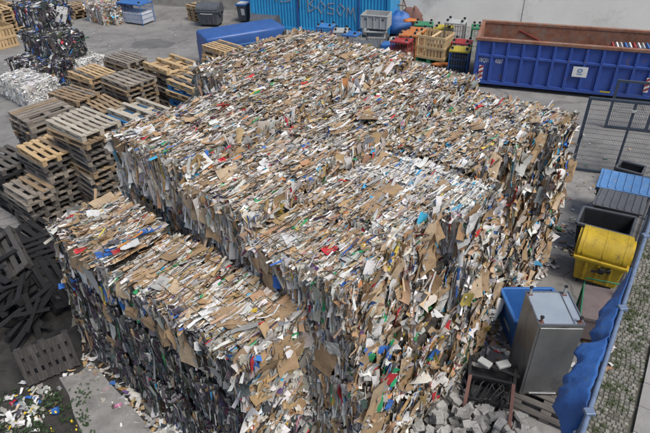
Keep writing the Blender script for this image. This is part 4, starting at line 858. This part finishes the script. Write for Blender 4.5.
# ---------------------------------------------------------------- film bales, far left
def fbale(px, z0, label, L, W, Ht, pal, core, mt, rot=0.0, faces=('top', 'left', 'near', 'right', 'far'), big=1.15, pl=None):
    c = at(px[0], px[1], z0+Ht); c.z = z0
    return bale(label, 0, L, 0, W, 0, Ht, list(faces), pl or {f: ('filmdark' if pal == 'film' and f == 'near' else pal) for f in faces}, 'film bales at the left', dens=.8, big=big, wires=0, material=mt, core=core, name='film_bale', loc=c, rot=R(rot))
fbale((78, 56), 0, 'greyish white film bale under the black film bales', 1.5, 1.15, .75, 'foam', M['corewhite'], M['film'], big=.8)
fbale((40, 60), 0, 'black and white film bale at the picture edge behind the fluffy white one', 2.3, 1.2, .85, 'film', M['coredark'], M['film'])
fbale((27, 77), 0, 'fluffy white film bale behind the wide grey pallet stack', 1.9, 1.1, .78, 'foam', M['corewhite'], M['film'], big=.8)
fbale((50, 31), .86, 'black film bale with white and red sheets, second from the top', 2.2, 1.2, .75, 'film', M['coredark'], M['film'])
fbale((39, 3), 1.61, 'striped black and white film bale on top of the pile', 1.8, 1.15, .78, 'film', M['coredark'], M['film'])
wf = MB(); 
ob = bpy.data.objects['film_bale.004']; ms = SHEET
add_sheet(ob, (.93, .25, .45), (.1, .4, 1), (0, 1, 0), 2).scale = (1.8, 2.2, 1); add_sheet(bpy.data.objects['film_bale.003'], (-.45, -.64, .42), (.5, 0, 1), (1, 0, 0), 8).scale = (1.7, 2.2, 1)
fbale((102, 4), 0, 'mixed white and red film bale far back on the asphalt', 1.5, 1.0, .8, 'mixed', M['core'], M['film'])
fbale((114, 4), 0, 'mixed paper bale far back beside the red and white one', 1.4, 1.0, .8, 'mixed', M['core'], M['paper'])
cage((134, 2), 'blue wire cage filled with cartons far back', 'bluepl', 'bluepl', z=.95, L=1.5, D=.9, fill='sh_white')
def slat_box(px, z, label, L, W, Ht):
    c = at(px[0], px[1], z); r = thing('wooden_crate', label, 'crate', c, RZB)
    for s_ in (-1, 1):
        for k in range(10): MB().box((-L/2+.06+k*(L-.12)/9, s_*W/2, Ht/2), (.09, .02, Ht)).build('slat', M['wood_pale'], r)
        for k in range(8): MB().box((s_*L/2, -W/2+.06+k*(W-.12)/7, Ht/2), (.02, .09, Ht)).build('slat', M['wood_pale'], r)
        for zz in (.06, Ht/2, Ht-.06): MB().box((0, s_*(W/2+.02), zz), (L, .02, .1)).build('rail_board', M['wood_pale'], r); MB().box((s_*(L/2+.02), 0, zz), (.02, W, .1)).build('rail_board', M['wood_pale'], r)
    MB().box((0, 0, .04), (L-.06, W-.06, .04)).build('floor_board', M['wood_brown'], r)
slat_box((0, 46), 0, 'slatted wooden crate at the left edge behind the film bales', 1.3, 1.1, .9)
slat_box((0, 22), 0, 'second slatted wooden crate farther back at the left edge', 1.3, 1.1, .9)
stack((75, 4), .6, 'pale low stack far behind the film bales', 1.3, 1.0, 'A', ('wood_brown',))
stack((4, 6), 1.2, 'stack in the far left corner', 1.3, 1.0, 'A', ('wood_brown', 'wood_pale'))
stack((198, 4), .75, 'small pale stack beside far concrete wall', .9, .8, 'A', ('wood_pale', 'wood_brown'))

# ---------------------------------------------------------------- dark corner, bottom left
def plank(L, wd=.1, t=.022): 
    k = ('pl', round(L, 1), wd)
    if k not in BOARD: BOARD[k] = MB().box((0, 0, 0), (round(L, 1), wd, t)).mesh('plank'); BOARD[k].materials.append(M['wood_dark'])
    return BOARD[k]
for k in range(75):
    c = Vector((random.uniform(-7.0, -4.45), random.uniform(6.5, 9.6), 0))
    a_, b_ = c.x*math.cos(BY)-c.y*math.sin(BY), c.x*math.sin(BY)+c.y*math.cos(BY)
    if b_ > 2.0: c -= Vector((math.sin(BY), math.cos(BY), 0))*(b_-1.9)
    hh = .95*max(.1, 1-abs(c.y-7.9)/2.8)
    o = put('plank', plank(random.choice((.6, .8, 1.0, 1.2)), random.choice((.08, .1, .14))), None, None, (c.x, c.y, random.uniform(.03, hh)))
    o.rotation_euler = (random.gauss(0, .3), random.gauss(0, .28), random.choice((-.3, -.7, .9, 1.2))+random.gauss(0, .25)); tag(o, 'rotten plank with painted shade in the heap left of the bales', 'plank', 'dark plank heap')
P0, P1 = at(28, 384), at(80, 362); dd = P1-P0
lpt = pallet('grey pallet leaning on its edge against the dark plank heap', (0, 0, 0), 0, .62, dd.length, 'wood_shaded', 8, group='loose pallets on the ground', bw=.062)
xa = (at(13, 362, .42)-P0).normalized(); ya = dd.normalized(); xa = (xa-ya*xa.dot(ya)).normalized(); za = xa.cross(ya)
lpt.rotation_euler = Matrix((xa, -ya, -za)).transposed().to_euler(); lpt.location = (P0+P1)/2+xa*.31+Vector((0, 0, .02))
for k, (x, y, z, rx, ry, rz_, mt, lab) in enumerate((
    (-6.05, 8.05, .62, 30, 12, -52, 'wood_shaded', 'dark pallet leaning over the heap at the left edge'), (-6.0, 9.1, .3, 5, 6, -35, 'wood_dark', 'dark pallet lying nearly flat in front of the short grey stack'),
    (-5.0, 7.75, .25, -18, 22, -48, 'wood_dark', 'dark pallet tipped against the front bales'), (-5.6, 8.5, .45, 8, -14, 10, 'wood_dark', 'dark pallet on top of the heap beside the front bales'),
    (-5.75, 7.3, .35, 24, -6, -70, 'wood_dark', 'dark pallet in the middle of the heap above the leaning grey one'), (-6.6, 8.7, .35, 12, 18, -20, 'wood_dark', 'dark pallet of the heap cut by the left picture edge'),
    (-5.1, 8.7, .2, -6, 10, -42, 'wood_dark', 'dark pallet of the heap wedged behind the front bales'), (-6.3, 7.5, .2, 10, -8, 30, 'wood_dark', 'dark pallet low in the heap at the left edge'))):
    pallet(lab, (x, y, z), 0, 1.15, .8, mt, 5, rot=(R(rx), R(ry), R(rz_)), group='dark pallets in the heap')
cs_ = MB(); c8 = [at(62, 381), at(96, 366), at(158, 440), at(90, 450)]; c0 = sum(c8, Vector())/4; pp = []
for i in range(4):
    for u in (0, .25, .5, .75): q = c8[i].lerp(c8[(i+1) % 4], u)-c0; pp.append(q*(1+random.uniform(-.06, .06)))
n = len(pp); cs_.add([(q.x, q.y, .05) for q in pp]+[(q.x*1.03, q.y*1.03, 0) for q in pp], [tuple(reversed(range(n)))]+[(i, (i+1) % n, n+(i+1) % n, n+i) for i in range(n)])
tag(cs_.build('concrete_slab', M['concrete'], loc=c0+Vector((0, 0, .002))), 'broken pale concrete slab at the foot of the front bales', 'slab')
def litter(name, label, spots, pal, per, size, m='film', kind='stuff'):
    cs, us, vs, ls, ds = [], [], [], [], []
    for (x, y, r_) in spots:
        for _ in range(per):
            q = RNG.normal(0, r_, 2); a = RNG.uniform(0, 6.28); cs.append((x+q[0], y+q[1], .02+abs(RNG.normal(0, .02)))); us.append((math.cos(a), math.sin(a), RNG.normal(0, .2))); vs.append((-math.sin(a), math.cos(a), RNG.normal(0, .3))); ls.append(size*RNG.lognormal(0, .5)); ds.append(size*.55*RNG.lognormal(0, .4))
    n = len(cs); o = put(name, scrap_mesh(name, np.array(cs), np.array(us), np.array(vs), np.array(ls), np.array(ds), RNG.normal(.1, .4, n), pick(pal, n)[0], M[m], two=0)); stuff(o); o['label'] = label; o['category'] = 'litter'; return o
q1, q2 = at(25, 405), at(18, 420)
litter('film_litter', 'torn white film and rubbish on the ground in the bottom left corner', [(q1.x, q1.y, .2), (q1.x+.15, q1.y+.05, .15), (q2.x, q2.y, .2)], 'whitedirt', 34, .10)
litter('paper_litter', 'loose paper scraps fallen along the foot of the bales', [tuple(AB(a, 2.02))[:2]+(.14,) for a in np.linspace(-6.9, -2.9, 12)]+[tuple(AB(-1.98, b))[:2]+(.09,) for b in np.linspace(3.6, 9.2, 14)]+[tuple(at(x, y))[:2]+(.12,) for x, y in ((505, 350), (498, 372), (575, 250), (560, 230), (590, 365), (600, 350))], 'left', 26, .10, 'paper')
litter('yard_litter', 'small paper scraps scattered over the yard asphalt', [tuple(at(random.uniform(90, 260), random.uniform(8, 60)))[:2]+(.8,) for _ in range(16)]+[tuple(at(random.uniform(545, 610), random.uniform(150, 270)))[:2]+(.4,) for _ in range(12)], 'left', 5, .055, 'paper')
wsp = []
for k in range(34): p = at(random.uniform(0, 95), random.uniform(392, 445)); wsp.append((p.x, p.y, random.uniform(.05, .16), random.uniform(.06, .2)))
leaf_stuff('weeds', wsp, 'low green weeds among the rubbish in the bottom left corner', 'weeds', (.03, .055, .02), l=.045, d=.02, upr=.5, per=9)
yf = [at(random.uniform(5, 90), random.uniform(395, 432)) for _ in range(24)]
leaf_stuff('yellow_flowers', [(p.x, p.y, .02, .13) for p in yf[:12]], 'small yellow flowers among the weeds', 'flowers', (.6, .42, .03), l=.03, d=.025, upr=.2, per=10)
bundle((56, 413), 0, 'small crumpled blue bag on the ground among the weeds', 'tarp', .07, .06, .05, 4)
